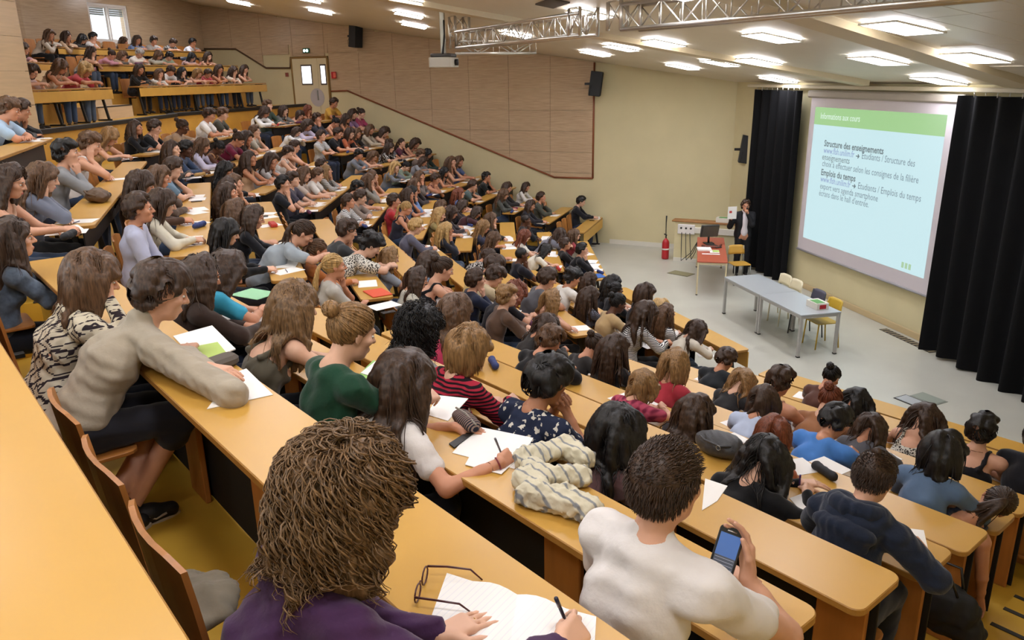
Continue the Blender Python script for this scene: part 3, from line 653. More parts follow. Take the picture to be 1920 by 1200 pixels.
P = on_wall(626, 141, .08); b = MB(); b.bbox((0, 0, 0), (.16, .07, .2), .01); b.bbox((-.06, .04, .0), (.1, .03, .14), .01, None, 1); tag(b.obj('alarm_box', [M_RED, mat('alarm_light', 'd86a5a', .4)], None, xf(P, radians(52))), 'red fire alarm box right of the door', 'alarm')
P = on_wall(538, 140, .03); b = MB(); b.bbox((0, 0, 0), (.12, .03, .12), .006); tag(b.obj('call_point', mat('call_brown', '8a4438', .5), None, xf(P, radians(52))), 'small dark red call point left of the door', 'alarm')
# ================================================================ lighting truss and projector under the ceiling
ZT = 5.04
def truss(A, B, hgt=.29, name='truss', label='', wid=.29, pitch=.36, side=None):
    A, B = np.array(A, float), np.array(B, float); d = B - A; L_ = np.linalg.norm(d); d /= L_
    up = np.array((0, 0, 1.0)) if abs(d[2]) < .9 else np.array((cos(.26), sin(.26), 0)); sd = np.cross(d, up); sd /= np.linalg.norm(sd)
    r = empty(name, A); tag(r, label, 'truss', 'aluminium trusses')
    for i in (-1, 1):
        for j in (0, 1):
            b = MB(); o_ = sd * i * wid / 2 + up * j * hgt; b.tube([o_, o_ + d * L_], .026, 8); b.obj('chord', M_ALU, r)
    n = max(1, int(round(L_ / pitch))); st = L_ / n
    for q in range(n):
        p, p2 = d * st * q, d * st * (q + 1)
        b = MB()
        for i in (-1, 1):
            a, c_ = (p, p2) if q % 2 else (p2, p); b.tube([a + sd * i * wid / 2, c_ + sd * i * wid / 2 + up * hgt], .010, 5)
        for j in (0, 1):
            a, c_ = (p, p2) if (q + j) % 2 else (p2, p); b.tube([a - sd * wid / 2 + up * hgt * j, c_ + sd * wid / 2 + up * hgt * j], .009, 5)
        b.tube([p2 - sd * wid / 2, p2 - sd * wid / 2 + up * hgt], .009, 5); b.tube([p2 + sd * wid / 2, p2 + sd * wid / 2 + up * hgt], .009, 5)
        b.obj('brace', M_ALU, r)
    return r
Ta, Tb, Tc, Td = hit_z(868, 90, ZT), hit_z(1104, 66, ZT), hit_z(1182, 56, ZT), hit_z(1860, -6, ZT)
truss(Tb, Ta, label='silver truss running from the vertical leg toward the projector'); truss(Tc, Td, label='silver truss crossing the ceiling at the upper right')
truss(Tb + (0, 0, 0), Tb + (0, 0, ceil_z(Tb[1]) - ZT - .02), label='vertical truss leg up to the ceiling left of the gap'); truss(Tc, Tc + (0, 0, ceil_z(Tc[1]) - ZT - .02), label='vertical truss leg at the start of the right truss')
truss(Ta, Ta + (0, 0, ceil_z(Ta[1]) - ZT - .02), label='vertical truss leg beside the projector pole')
dT = (Ta - Tb) / np.linalg.norm(Ta - Tb); nT = np.array([dT[1], -dT[0], 0]); truss(Ta - nT * .1 + (0, 0, -.1), Ta + nT * 1.5 + (0, 0, -.1), label='short cross truss behind the projector', hgt=.22)
Pp = hit_plane(832, 112, Ta - dT * .1, dT); r = empty('projector', Pp, atan2(-(FRONT + 1 - Pp[1]), -(12.9 - Pp[0])) + pi / 2); tag(r, 'white ceiling projector with a dark top on a pole', 'projector')
b = MB(); b.prism(rrect(-.32, -.22, .32, .22, .05), -.14, .04, 0, .01); b.obj('housing', mat('projector_white', 'b8b2a4', .45), r)
b = MB(); b.prism(rrect(-.29, -.2, .29, .2, .08), .04, .11, 0, .02); b.obj('mount_plate', mat('mount_dark', '3a342e', .5), r)
b = MB(); b.tube([(0, .22, -.05), (0, .28, -.05)], .06, 14); b.obj('lens', M_BLACK, r)
b = MB(); b.bbox((0, 0, (ceil_z(Pp[1]) - Pp[2] + .1) / 2), (.09, .09, ceil_z(Pp[1]) - Pp[2] - .1), .01); b.obj('pole', mat('pole_grey', 'a09a8a', .4, metal=.5), r)
b = MB(); b.tube([(.1, .05, .7), (.13, .06, .45), (.2, .05, .25), (.3, .05, .1)], .012, 6); b.tube([(.06, .05, .7), (.1, .06, .4), (.16, .05, .2), (.2, .05, .1)], .012, 6); b.obj('cable', M_BLACK, r)
P = hit_plane(1035, 5, cpt(0, FRONT), (0, -CEILS, 1)); b = MB(); b.box((0, 0, 0), (.9, .28, .02)); tag(b.obj('air_slot', mat('slot_dark', '4a4034', .7), None, Matrix.Translation(P + (0, 0, -.01)) @ MT), 'dark air slot in the ceiling above the truss', 'vent')
# ================================================================ people: bodies grown as one smooth implicit surface
def norm(v): v = np.asarray(v, float); return v / (np.linalg.norm(v) + 1e-9)
def rotx(a): return np.array([[1, 0, 0], [0, cos(a), -sin(a)], [0, sin(a), cos(a)]])
def roty(a): return np.array([[cos(a), 0, sin(a)], [0, 1, 0], [-sin(a), 0, cos(a)]])
def rotz(a): return np.array([[cos(a), -sin(a), 0], [sin(a), cos(a), 0], [0, 0, 1]])
def cone(a, b, ra, rb, k=.02): return ('c', np.asarray(a, float), np.asarray(b, float), ra, rb, k)
def ell(c, r, R=None, k=.03): return ('e', np.asarray(c, float), np.asarray(r, float), np.eye(3) if R is None else R, 0, k)
def prim_box(p):
    if p[0] == 'c': return np.minimum(p[1] - p[3], p[2] - p[4]), np.maximum(p[1] + p[3], p[2] + p[4])
    m = p[2].max(); return p[1] - m, p[1] + m
def sdf_eval(prims, xs, ys, zs):
    D = np.full((len(xs), len(ys), len(zs)), .2, np.float32)
    ax = (xs, ys, zs)
    for p in prims:
        lo, hi = prim_box(p); k = p[5]; sl = []; mg = k + .03
        for a, l, h in zip(ax, lo, hi):
            i0 = int(np.searchsorted(a, l - mg)); i1 = int(np.searchsorted(a, h + mg)); sl.append(slice(i0, i1))
        if any(q.stop - q.start < 1 for q in sl): continue
        X = xs[sl[0]][:, None, None].astype(np.float32); Y = ys[sl[1]][None, :, None].astype(np.float32); Z = zs[sl[2]][None, None, :].astype(np.float32)
        if p[0] == 'c':
            a, b = p[1], p[2]; ba = b - a; l2 = float(ba @ ba) + 1e-9
            t = np.clip(((X - a[0]) * ba[0] + (Y - a[1]) * ba[1] + (Z - a[2]) * ba[2]) / l2, 0, 1)
            d = np.sqrt((X - a[0] - t * ba[0]) ** 2 + (Y - a[1] - t * ba[1]) ** 2 + (Z - a[2] - t * ba[2]) ** 2) - (p[3] + t * (p[4] - p[3]))
        else:
            c, r, R = p[1], p[2], p[3]; x, y, z = X - c[0], Y - c[1], Z - c[2]
            q = [R[0, i] * x + R[1, i] * y + R[2, i] * z for i in range(3)]
            k0 = np.sqrt(sum((q[i] / r[i]) ** 2 for i in range(3))); k1 = np.sqrt(sum((q[i] / r[i] ** 2) ** 2 for i in range(3))) + 1e-6
            d = k0 * (k0 - 1) / k1
        s = D[sl[0], sl[1], sl[2]]
        if k > 0:
            h = np.maximum(k - np.abs(s - d), 0) / k; D[sl[0], sl[1], sl[2]] = np.minimum(s, d) - h * h * k * .25
        else: D[sl[0], sl[1], sl[2]] = np.minimum(s, d)
    return D
CORN8 = [(i, j, k) for i in (0, 1) for j in (0, 1) for k in (0, 1)]
def surf_nets(D, xs, ys, zs):
    ins = D < 0; nx, ny, nz = D.shape
    cnt = np.zeros((nx - 1, ny - 1, nz - 1), np.int8)
    for i, j, k in CORN8: cnt += ins[i:nx - 1 + i, j:ny - 1 + j, k:nz - 1 + k]
    act = (cnt > 0) & (cnt < 8); I = np.argwhere(act)
    if not len(I): return np.zeros((0, 3)), np.zeros((0, 4), int)
    idx = np.full(act.shape, -1, np.int32); idx[act] = np.arange(len(I))
    acc = np.zeros((len(I), 3)); n = np.zeros(len(I)); ax = [np.asarray(xs), np.asarray(ys), np.asarray(zs)]
    for a in CORN8:
        for d in range(3):
            if a[d]: continue
            b = list(a); b[d] = 1
            A = I + a; B = I + b; da = D[A[:, 0], A[:, 1], A[:, 2]]; db = D[B[:, 0], B[:, 1], B[:, 2]]
            m = (da < 0) != (db < 0); t = np.where(m, da / np.where(m, da - db, 1), 0)
            PA = np.stack([ax[q][A[:, q]] for q in range(3)], 1); PB = np.stack([ax[q][B[:, q]] for q in range(3)], 1)
            acc += np.where(m[:, None], PA + (PB - PA) * t[:, None], 0); n += m
    V = acc / n[:, None]; F = []
    for d in range(3):
        u, w = (d + 1) % 3, (d + 2) % 3
        sl = [slice(1, -1)] * 3; sl[d] = slice(0, -1); s2 = list(sl); s2[d] = slice(1, None)
        a, b = ins[tuple(sl)], ins[tuple(s2)]; ch = np.argwhere(a != b)
        if not len(ch): continue
        off = np.ones(3, int); off[d] = 0; P = ch + off; fl = a[a != b]
        def at_(du, dw): q = P.copy(); q[:, u] += du; q[:, w] += dw; return idx[q[:, 0], q[:, 1], q[:, 2]]
        Q = np.stack([at_(-1, -1), at_(0, -1), at_(0, 0), at_(-1, 0)], 1); Q[~fl] = Q[~fl][:, ::-1]; F.append(Q)
    return V, np.concatenate(F)
def grid(lo, hi, h): return [np.arange(l, u + h, h) for l, u in zip(lo, hi)]
def solid(prims, h, boxes=(), pad=.03):
    """mesh of the union; boxes = [(lo, hi, h)] are regions meshed finer"""
    lo = np.min([prim_box(p)[0] for p in prims], 0) - pad; hi = np.max([prim_box(p)[1] for p in prims], 0) + pad
    g = grid(lo, hi, h); V, F = surf_nets(sdf_eval(prims, *g), *g)
    VV, FF = [V], []; n = len(V); keep = np.ones(len(F), bool); C = V[F].mean(1)
    for bl, bh, bf in boxes: keep &= ~np.all((C > np.asarray(bl) + h * .4) & (C < np.asarray(bh) - h * .4), 1)
    FF.append(F[keep])
    for bl, bh, bf in boxes:
        g = grid(bl, bh, bf); v, f = surf_nets(sdf_eval(prims, *g), *g); VV.append(v); FF.append(f + n); n += len(v)
    return np.concatenate(VV), np.concatenate(FF)
def np_mesh(name, V, F, mats=None, mi=None):
    me = bpy.data.meshes.new(name); me.from_pydata(V.tolist(), [], F.tolist() if isinstance(F, np.ndarray) else F)
    for m in mats or [None]: me.materials.append(m)
    if mi is not None: me.polygons.foreach_set('material_index', mi)
    me.polygons.foreach_set('use_smooth', [True] * len(me.polygons)); me.update(); return me
def ik(S, W, l1, l2, hint):
    S, W = np.asarray(S, float), np.asarray(W, float); d = W - S; L = np.linalg.norm(d); L2 = min(L, (l1 + l2) * .995); u = d / L; W = S + u * L2
    a = (l1 * l1 - l2 * l2 + L2 * L2) / (2 * L2); h = sqrt(max(l1 * l1 - a * a, 0)); hv = np.asarray(hint, float); hv = hv - u * (hv @ u)
    return S + u * a + norm(hv) * h, W
def head_prims(c, R, female=True):
    P = lambda x, y, z: c + R @ np.array((x, y, z)); k = .02
    E = lambda p, r, kk=k: ell(P(*p), r, R, kk)
    j = .92 if female else 1.05
    o = [E((0, -.012, .03), (.076, .097, .09)), E((0, .03, -.035), (.06 * j, .062, .075)), E((0, .06, -.095), (.026 * j, .024, .022), .03), E((0, .02, -.085), (.045 * j, .05, .03), .03),
         cone(P(-.03, .083, .022), P(.03, .083, .022), .013, .013, .02), cone(P(0, .094, .012), P(0, .116, -.026), .007, .012, .012), cone(P(-.012, .1, -.03), P(.012, .1, -.03), .008, .008, .01),
         cone(P(-.016, .091, -.062), P(.016, .091, -.062), .007, .007, .01), cone(P(-.014, .089, -.073), P(.014, .089, -.073), .007, .007, .01)]
    for s in (-1, 1): o += [E((s * .045, .055, -.022), (.024, .026, .02), .02), ell(P(s * .077, -.008, -.008), (.009, .02, .031), R @ rotz(s * .35), .008), cone(P(s * .08, -.012, .016), P(s * .084, -.02, -.006), .007, .006, .008)]
    return o
def hand_prims(w, d, n, curl, thumb=.6, side=1, sc=1.0, spread=.12):
    """w wrist, d finger direction, n palm normal (palm faces n), curl per finger in radians per joint"""
    d = norm(d); n = norm(n - d * (n @ d)); s = np.cross(d, n) * side; o = []          # s points to the thumb side
    k = .008
    for q in (-1, -.33, .33, 1): o.append(cone(w + d * .005 + s * q * .014, w + d * .085 * sc + s * q * .028 * sc, .015 * sc, .0125 * sc, .012))
    Ls = [(.04, .026, .02), (.045, .029, .022), (.042, .027, .021), (.033, .021, .018)]
    curl = curl if hasattr(curl, '__len__') else [curl] * 4
    tips = []
    for f in range(4):
        q = .9 - .6 * f; p = w + d * (.088 - .006 * abs(f - 1)) * sc + s * q * .030 * sc; a = 0; ca = curl[f]; ss = s * q * spread
        r = .0088 * sc if f < 3 else .0076 * sc
        for j, L in enumerate(Ls[f]):
            a += ca * (.9, 1.1, .7)[j]; dd = norm(d * cos(a) + n * sin(a) + ss * (cos(a) if j == 0 else .3)); p2 = p + dd * L * sc; o.append(cone(p, p2, r * (1 - .07 * j), r * (1 - .07 * (j + 1)), .004)); p = p2
        tips.append(p)
    p = w + d * .025 * sc + s * .022 * sc; t1 = norm(d * .65 + s * .75 * (1.2 - thumb) + n * .55 * thumb)
    p2 = p + t1 * .042 * sc; t2 = norm(d * .85 + s * .25 * (1 - thumb) + n * .5 * thumb); p3 = p2 + t2 * .032 * sc; p4 = p3 + norm(t2 + n * .25 * thumb) * .024 * sc
    o += [cone(p, p2, .0145 * sc, .0115 * sc, .012), cone(p2, p3, .0105 * sc, .0095 * sc, .004), cone(p3, p4, .0095 * sc, .0075 * sc, .004)]
    return o, tips, p4
HEADOFF = {0: (.055, .165), 20: (.10, .145), 40: (.135, .105)}
class Pose: pass
def make_pose(lam=12, pitch=0, kind='w', yaw=0, female=True, over=None):
    J = Pose(); J.female = female; J.pitch = pitch; J.lam = lam; l = radians(lam); W = .165 if female else .185
    J.H = np.array([0, 0, .55]); J.N = J.H + .49 * np.array([0, sin(l), cos(l)]); J.spine = norm(J.N - J.H)
    J.C = J.H * .42 + J.N * .58 + np.array([0, -.03 * sin(l * 2), 0]) - np.array([0, .01, 0])
    ho = HEADOFF[pitch]; J.head = J.N + (0, ho[0], ho[1]); J.HR = rotz(yaw) @ rotx(-radians(pitch))
    fw = np.array([0, cos(l), -sin(l)])
    J.S = {q: J.N + np.array([q * W, -.005, -.055]) + fw * .01 for q in (-1, 1)}
    J.knee = {q: np.array([q * .10, .42, .50]) for q in (-1, 1)}; J.ank = {q: np.array([q * .10, .40, .08]) for q in (-1, 1)}
    J.handR = {}; J.E = {}; J.Wr = {}; zt = .785
    def arm(q, Wp, hint, hd, hn, curl, th=.6):
        J.E[q], J.Wr[q] = ik(J.S[q], Wp, .275, .245, hint); J.E[q][2] = max(J.E[q][2], .79) if J.E[q][1] > .24 and J.E[q][2] > .66 else J.E[q][2]; J.handR[q] = (np.asarray(hd, float), np.asarray(hn, float), curl, th)
    yb = max(.28, J.N[1] + .10)
    if kind == 'w': arm(1, (.08, yb + .20, zt + .015), (1, -.1, -.9), (-.45, 1, -.12), (-.6, 0, -.8), (.5, .6, .7, .75), 1.0); arm(-1, (-.07, yb + .13, zt), (-1, -.1, -.9), (.75, .7, -.05), (0, 0, -1), .12)
    elif kind == 'x': arm(1, (-.04, yb + .10, zt), (1, .1, -.9), (-1, .25, 0), (0, 0, -1), .2); arm(-1, (.04, yb + .15, zt + .02), (-1, .1, -.9), (1, .25, 0), (0, 0, -1), .2)
    elif kind in 'cf':
        hp = J.head + J.HR @ np.array((.035, .075, -.215) if kind == 'c' else (.088, .05, -.165)); arm(1, hp, (.55, .75, -1), J.HR @ np.array((0, -.02, 1) if kind == 'c' else (.0, -.25, 1)), J.HR @ np.array((-.6, -.8, 0) if kind == 'c' else (-1, -.1, 0)), (1.0, 1.05, 1.1, 1.15) if kind == 'c' else .25, .8)
        arm(-1, (.02, yb + .10, zt), (-1, .1, -.9), (1, .35, 0), (0, 0, -1), .2)
    elif kind == 'h': arm(1, (.07, .26, .60), (1, -.3, -.6), (-.5, .8, -.1), (0, 0, -1), .4); arm(-1, (-.05, .28, .60), (-1, -.3, -.6), (.6, .8, -.1), (0, 0, -1), .4)
    if over: over(J, arm)
    return J
def body_prims(J, legs=True):
    H, C, N = J.H, J.C, J.N; Rs = rotx(-radians(J.lam)); f = J.female; o = []
    o += [ell(H + (0, -.005, .0), (.155, .115, .10), None, .05), ell(H * .62 + C * .38, (.118 if f else .135, .088, .12), Rs, .06), ell(C + Rs @ np.array((0, .0, .02)), (.135 if f else .155, .10, .15), Rs, .06)]
    if f: o += [ell(C + Rs @ np.array((q * .065, .075, .02)), (.055, .05, .05), Rs, .03) for q in (-1, 1)]
    o += [cone(J.S[-1] + (.03, 0, 0), J.S[1] - (.03, 0, 0), .052, .052, .05), cone(N - (0, .01, .03), J.head + J.HR @ np.array((0, -.025, -.05)), .056, .05, .03)]
    for q in (-1, 1):
        o += [cone(N + (0, -.02, .005), J.S[q] + (0, 0, .01), .04, .034, .04), cone(J.S[q], J.E[q], .047 if f else .054, .037 if f else .042, .03), cone(J.E[q], J.E[q] * .35 + J.Wr[q] * .65, .038 if f else .043, .029, .02), cone(J.E[q] * .35 + J.Wr[q] * .65, J.Wr[q], .029, .022 if f else .026, .015)]
        d, n, cu, th = J.handR[q]; hp, tips, tt = hand_prims(J.Wr[q], d, n, cu, th, q, .93 if f else 1.05); o += hp; J.tips = getattr(J, 'tips', {}); J.tips[q] = (tips, tt)
        if legs: o += [cone(H + (q * .085, .02, -.02), J.knee[q], .082, .058, .04), cone(J.knee[q], J.ank[q] + (0, 0, .03), .055, .036, .03), cone(J.ank[q] + (0, -.03, -.045), J.ank[q] + (0, .14, -.06), .035, .028, .03)]
    return o + head_prims(J.head, J.HR, f)
def top_prims(J, sleeve):
    H, C, N = J.H, J.C, J.N; Rs = rotx(-radians(J.lam)); f = J.female; g = .011; o = []
    o += [ell(H + (0, -.005, .02), (.158 + g, .118 + g, .085), None, .05), ell(H * .62 + C * .38, (.138 + g if f else .156 + g, .106 + g, .135), Rs, .08), ell(C + Rs @ np.array((0, 0, .0 if sleeve == 't' else .02)), (.136 + g if f else .157 + g, .103 + g, .135 if sleeve == 't' else .15), Rs, .06)]
    if f: o += [ell(C + Rs @ np.array((q * .065, .078, .018)), (.058, .052, .052), Rs, .03) for q in (-1, 1)]
    if sleeve == 't':
        for q in (-1, 1):
            pts = [C + Rs @ np.array((q * .08, .09, .09)), N + (q * .085, .062, -.055), N + (q * .09, .03, .002), N + (q * .09, -.03, .012), N + (q * .09, -.078, -.045), C + Rs @ np.array((q * .085, -.09, .08))]
            o += [cone(a_, b_, .017, .017, .012) for a_, b_ in zip(pts[:-1], pts[1:])]
        return o
    o += [cone(J.S[-1] + (.03, 0, 0), J.S[1] - (.03, 0, 0), .061, .061, .05)]
    for q in (-1, 1):
        o += [cone(N + (q * .05, -.022, -.012), J.S[q] + (0, -.004, .004), .056, .05, .04), cone(N + (q * .03, -.04, -.03), C + Rs @ np.array((q * .05, -.06, .06)), .05, .05, .04)]
        if sleeve == 's': o.append(cone(J.S[q], J.S[q] * .42 + J.E[q] * .58, .062 if f else .07, .056 if f else .064, .03))
        else:
            a = .047 if f else .054
            o += [cone(J.S[q], J.E[q], a + .014, a + .004, .03), cone(J.E[q], J.E[q] * .06 + J.Wr[q] * .94, a + .004, .034, .03)]
    return o
def leg_prims(J, short=False):
    H = J.H; o = [ell(H + (0, -.005, -.01), (.166, .126, .095), None, .05)]
    for q in (-1, 1):
        e = J.knee[q] * .15 + J.ank[q] * .85 if not short else J.knee[q]
        o.append(cone(H + (q * .085, .02, -.02), J.knee[q], .093, .07, .05))
        if not short: o.append(cone(J.knee[q], J.ank[q] + (0, 0, .05), .067, .05, .03))
        else: o.append(cone(J.knee[q], J.knee[q] * .8 + J.ank[q] * .2, .07, .075, .03))
    return o
def ruffle(V, amp, sc=1.0, seed=0):
    """soft cloth folds: displace along a smooth pseudo-random field"""
    r = np.random.default_rng(seed); d = np.zeros_like(V)
    for i in range(7):
        k = r.normal(size=3) * (16 + 9 * i) * sc; ph = r.uniform(0, 6.28); d += norm(r.normal(size=3)) * np.sin(V @ k + ph)[:, None] * amp / (1 + .35 * i)
    return V + d
def eye_geo(J):
    V, F, M = [], [], []
    def blob(p, r, m, R):
        b = MB(); nu, nv = 8, 5; vs = []
        for j in range(nv + 1):
            for i in range(nu): a, t = 2 * pi * i / nu, pi * j / nv; vs.append(R @ (np.array((r[0] * cos(a) * sin(t), r[1] * sin(a) * sin(t), r[2] * cos(t)))) + p)
        o_ = sum(len(v) for v in V); V.append(np.array(vs)); f = [(o_ + j * nu + i, o_ + j * nu + (i + 1) % nu, o_ + (j + 1) * nu + (i + 1) % nu, o_ + (j + 1) * nu + i) for j in range(nv) for i in range(nu)]
        F.append(np.array(f)); M.extend([m] * len(f))
    P = lambda x, y, z: J.head + J.HR @ np.array((x, y, z))
    for q in (-1, 1):
        blob(P(q * .031, .080, .001), (.0155, .012, .0065), 1, J.HR); blob(P(q * .031, .0875, .001), (.0065, .006, .0062), 2, J.HR); blob(P(q * .032, .093, .024), (.018, .006, .0035), 2, J.HR @ roty(q * .12))
    blob(P(0, .0965, -.066), (.021, .006, .0055), 3, J.HR); blob(P(0, .095, -.0725), (.017, .006, .0045), 3, J.HR)
    return np.concatenate(V), np.concatenate(F), M
M_EYEW = mat('eye_white', 'e6e0d8', .3); M_EYED = mat('eye_dark', '2a1c14', .4); M_LIP = mat('lips', 'b0605a', .5); M_SHOED = mat('shoe_dark', '2a2624', .6)
def body_mesh(J, h=.019, hh=.0095, hd=.0075, legs=True, eyes=True, shoes=True):
    pr = body_prims(J, legs); bx = [(J.head - .15, J.head + .15, hh)]
    for q in (-1, 1): d, n, cu, th = J.handR[q]; c = J.Wr[q] + norm(d) * .07; bx.append((c - .115, c + .115, hd))
    V, F = solid(pr, h, bx); mi = np.where(V[F].mean(1)[:, 2] < .088, 4 if legs and shoes else 0, 0).tolist()
    if eyes: ev, ef, em = eye_geo(J); F = np.concatenate([F, ef + len(V)]); V = np.concatenate([V, ev]); mi += em
    return np_mesh('person', V, F, [None, M_EYEW, M_EYED, M_LIP, M_SHOED], mi)
def cloth_mesh(name, pr, h, amp, seed=0, sc=1.0):
    V, F = solid(pr, h); return np_mesh(name, ruffle(V, amp, sc, seed), F)
# ---------------------------------------------------------------- hair: a scalp cap plus tapering locks that slide over the head and fall
PHI = [0, 45, 72, 92, 118, 150, 180]; THR = [.066, .056, .012, .0, -.055, -.085, -.092]
SKC, SKR = np.array((0, -.012, .03)), np.array((.079, .100, .093))
def hair_mesh(style, pitch, seed=0, n=110, lr=.0115, seg=7, sides=4, guides=44, res=.0125, length=None, lam=None, curl=0.0, yaw=0, part=.02, volume=1.0, turns=3.0):
    r = np.random.default_rng(seed + 17); R = rotz(yaw) @ rotx(-radians(pitch)); mb = MB()
    th = {'H': .004, 'S': .012, 'A': .03, 'M': .012, 'L': .011, 'C': .02, 'B': .008, 'P': .008, 'T': .010}[style] * volume
    nu, nv = 26, 16; idx = {}; vs = []
    for j in range(nv + 1):
        for i in range(nu):
            t = pi * j / nv; a = 2 * pi * i / nu; p = np.array((sin(a) * sin(t), cos(a) * sin(t), cos(t))); w = SKC + p * (SKR + th * (1 + .25 * sin(5 * a + 3 * t + seed)))
            thr = np.interp(abs(degrees(atan2(w[0], w[1]))), PHI, THR)
            w[2] = max(w[2], thr - .012) if w[2] < thr else w[2]
            if w[2] < thr + .004 and w[2] <= thr: q = SKC + (w - SKC) * np.array((.93, .93, 1)); w = q
            idx[(j, i)] = len(vs); vs.append(R @ w)
    mb.add(vs, [(idx[(j, i)], idx[(j, (i + 1) % nu)], idx[(j + 1, (i + 1) % nu)], idx[(j + 1, i)]) for j in range(nv) for i in range(nu)], 0, True)
    lam = {0: 12, 20: 24, 40: 40}[pitch] if lam is None else lam
    ho = HEADOFF[pitch]; Nk = np.array((0, -ho[0], -ho[1])); sp = np.array((0, -sin(radians(lam)), -cos(radians(lam))))
    def collide(p, lay):
        q = R.T @ p - SKC; e = q / (SKR + .010 + lay); m = np.linalg.norm(e)
        if m < 1: q = q / m; p = R @ (q + SKC)
        for A, B, rr in ((Nk + (-.15, 0, -.05), Nk + (.15, 0, -.05), .078), (Nk + sp * .10 + (0, -.01, 0), Nk + sp * .45 + (0, -.01, 0), .125), (Nk, np.zeros(3), .062)):
            ba = B - A; t = np.clip((p - A) @ ba / (ba @ ba), 0, 1); c = A + ba * t; d = p - c; dl = np.linalg.norm(d)
            if dl < rr + lay * .5: p = c + d / (dl + 1e-9) * (rr + lay * .5)
        return p
    def scalp(a, t): p = np.array((sin(a) * sin(t), cos(a) * sin(t), cos(t))); return SKC + p * (SKR + .006)
    def ok(w): return w[2] > np.interp(abs(degrees(atan2(w[0], w[1]))), PHI, THR) + .006
    L0 = length or {'S': .045, 'A': .03, 'M': .23, 'L': .40, 'C': .36, 'B': 0, 'P': .33, 'H': 0, 'T': .02}[style]
    tie = np.array((0, -.112, .075)) if style == 'B' else np.array((0, -.118, .035))
    if style == 'H': return mb
    paths = []
    def lock(w, lay):
        path = [R @ w]
        if style in 'BP':
            for k in range(1, seg):
                f = k / (seg - 1); q = w * (1 - f) + tie * f; e = (q - SKC) / (SKR + .008 + lay * .6 * (1 - f)); m = np.linalg.norm(e); q = SKC + (q - SKC) / m if m < 1 or f < .9 else q; path.append(R @ q)
            return path
        if style == 'A':
            nrm = norm((w - SKC) / SKR); p = R @ w; d = norm(R @ nrm + r.normal(size=3) * .3); return [p, p + d * .02 * volume, p + d * .042 * volume]
        L = L0 * r.uniform(.8, 1.08); side = 1 if w[0] > part else -1
        if style == 'S': L *= np.clip((w[2] - np.interp(abs(degrees(atan2(w[0], w[1]))), PHI, THR)) / .06, .2, 1)
        step = L / seg
        if style == 'S': d = norm(np.array((.25 * side + r.normal() * .3, .55 if w[2] > .06 else -.15, -.35 if w[2] < .08 else .2)))
        else: d = norm(np.array((side * (.9 if w[1] > -.03 else .2), -.35 + r.normal() * .15, .25)))
        d = R @ d; p = path[0].copy(); ph = r.uniform(0, 6.28); cr = curl * r.uniform(.6, 1.4); drift = norm(np.array((r.normal() * .1, r.normal() * .1, -1)))
        for k in range(seg):
            g = drift if style != 'S' else norm(np.array((d[0], d[1], d[2] - .35))); d = norm(d * (.45 if style != 'S' else .8) + g * .55); p = collide(p + d * step, lay)
            q = R.T @ p
            if style != 'S':
                if q[1] > .035 and abs(q[0]) < .082 and q[2] < .055: q[0] = .082 * side + .003 * r.normal(); p = R @ q
                if q[1] > .085: q[1] = .085; p = R @ q
                if q[2] < .035 and q[1] > .022: q[1] = .022; p = R @ q
            pp = p.copy()
            if cr: u = 2 * pi * turns * k / seg + ph; pp += cr * min(1, k / 3) * np.array((cos(u), sin(u), .3 * sin(u * .7)))
            path.append(pp)
        return path
    def roots(k):
        out = []; guard = 0
        while len(out) < k and guard < k * 14:
            guard += 1; w = scalp(r.uniform(-pi, pi), math.acos(r.uniform(-.95, 1)))
            if ok(w): out.append(w)
        return out
    fine = []
    if style == 'T':
        for w in roots(n):
            nr = norm((w - SKC) / SKR); d = norm(nr * .10 + np.array((0, .5 if w[2] > .05 else -.2, -.5 if w[2] < .05 else 0)) + r.normal(size=3) * .09); b0 = SKC + (w - SKC) * 1.07; fine.append(([R @ b0, R @ (b0 + d * L0 * .5), R @ (b0 + d * L0 + (0, 0, -.003))], lr * .3))
    if style in 'BP':
        for w in roots(n): fine.append((lock(w, r.uniform(0, .016)), lr * .55))
    elif style in 'LMCSA':
        prims = [ell(R @ SKC + R @ np.array((0, -.006, .012)), SKR * (1, .93, .97) + (.004 if style == 'S' else .006), R, .02)] if style != 'A' else [ell(R @ (SKC + (0, -.012, .02)), SKR * (1, .92, .95) + .018 * volume, R, .02)]
        gr = {'S': .0075, 'A': .02, 'M': .02, 'L': .019, 'C': .018}[style] * (.6 + .4 * volume)
        for w in roots(guides):
            pth = lock(w, r.uniform(.0, .003 if style == 'S' else .008) * volume); m = len(pth)
            for i in range(m - 1): prims.append(cone(pth[i], pth[i + 1], gr * (1 - .6 * (i / m) ** 2), gr * (1 - .6 * ((i + 1) / m) ** 2), .03 if style == 'S' else .018))
        V, F = solid(prims, res, (), .01); V = V + .0022 * np.sin(V @ np.array((310, 90, 25)) + 3 * np.sin(V @ np.array((40, 70, 12))))[:, None] * norm(np.array((1, 1, .1))) if style != 'C' else V + (.006 * np.sin(V @ np.array((55, 30, 75)) + 2.5 * np.sin(V @ np.array((35, 60, 20)))) + .003 * np.sin(V @ np.array((150, -90, 120))))[:, None] * norm(np.array((1, 1, .3)))
        Q = V[F].mean(1) @ R; phi = np.degrees(np.arctan2(np.abs(Q[:, 0]), Q[:, 1])); low = Q[:, 2] < np.interp(phi, PHI, THR) - .012
        if style in 'SA': F = F[~(low & (Q[:, 2] > -.14))]
        else: F = F[~(low & (phi < 78) & (np.linalg.norm((Q - SKC) / (SKR + .012), axis=1) < 1.12))]
        mb.v, mb.f, mb.mi, mb.sm = [], [], [], []; mb.add(V, F.tolist(), 0, True)
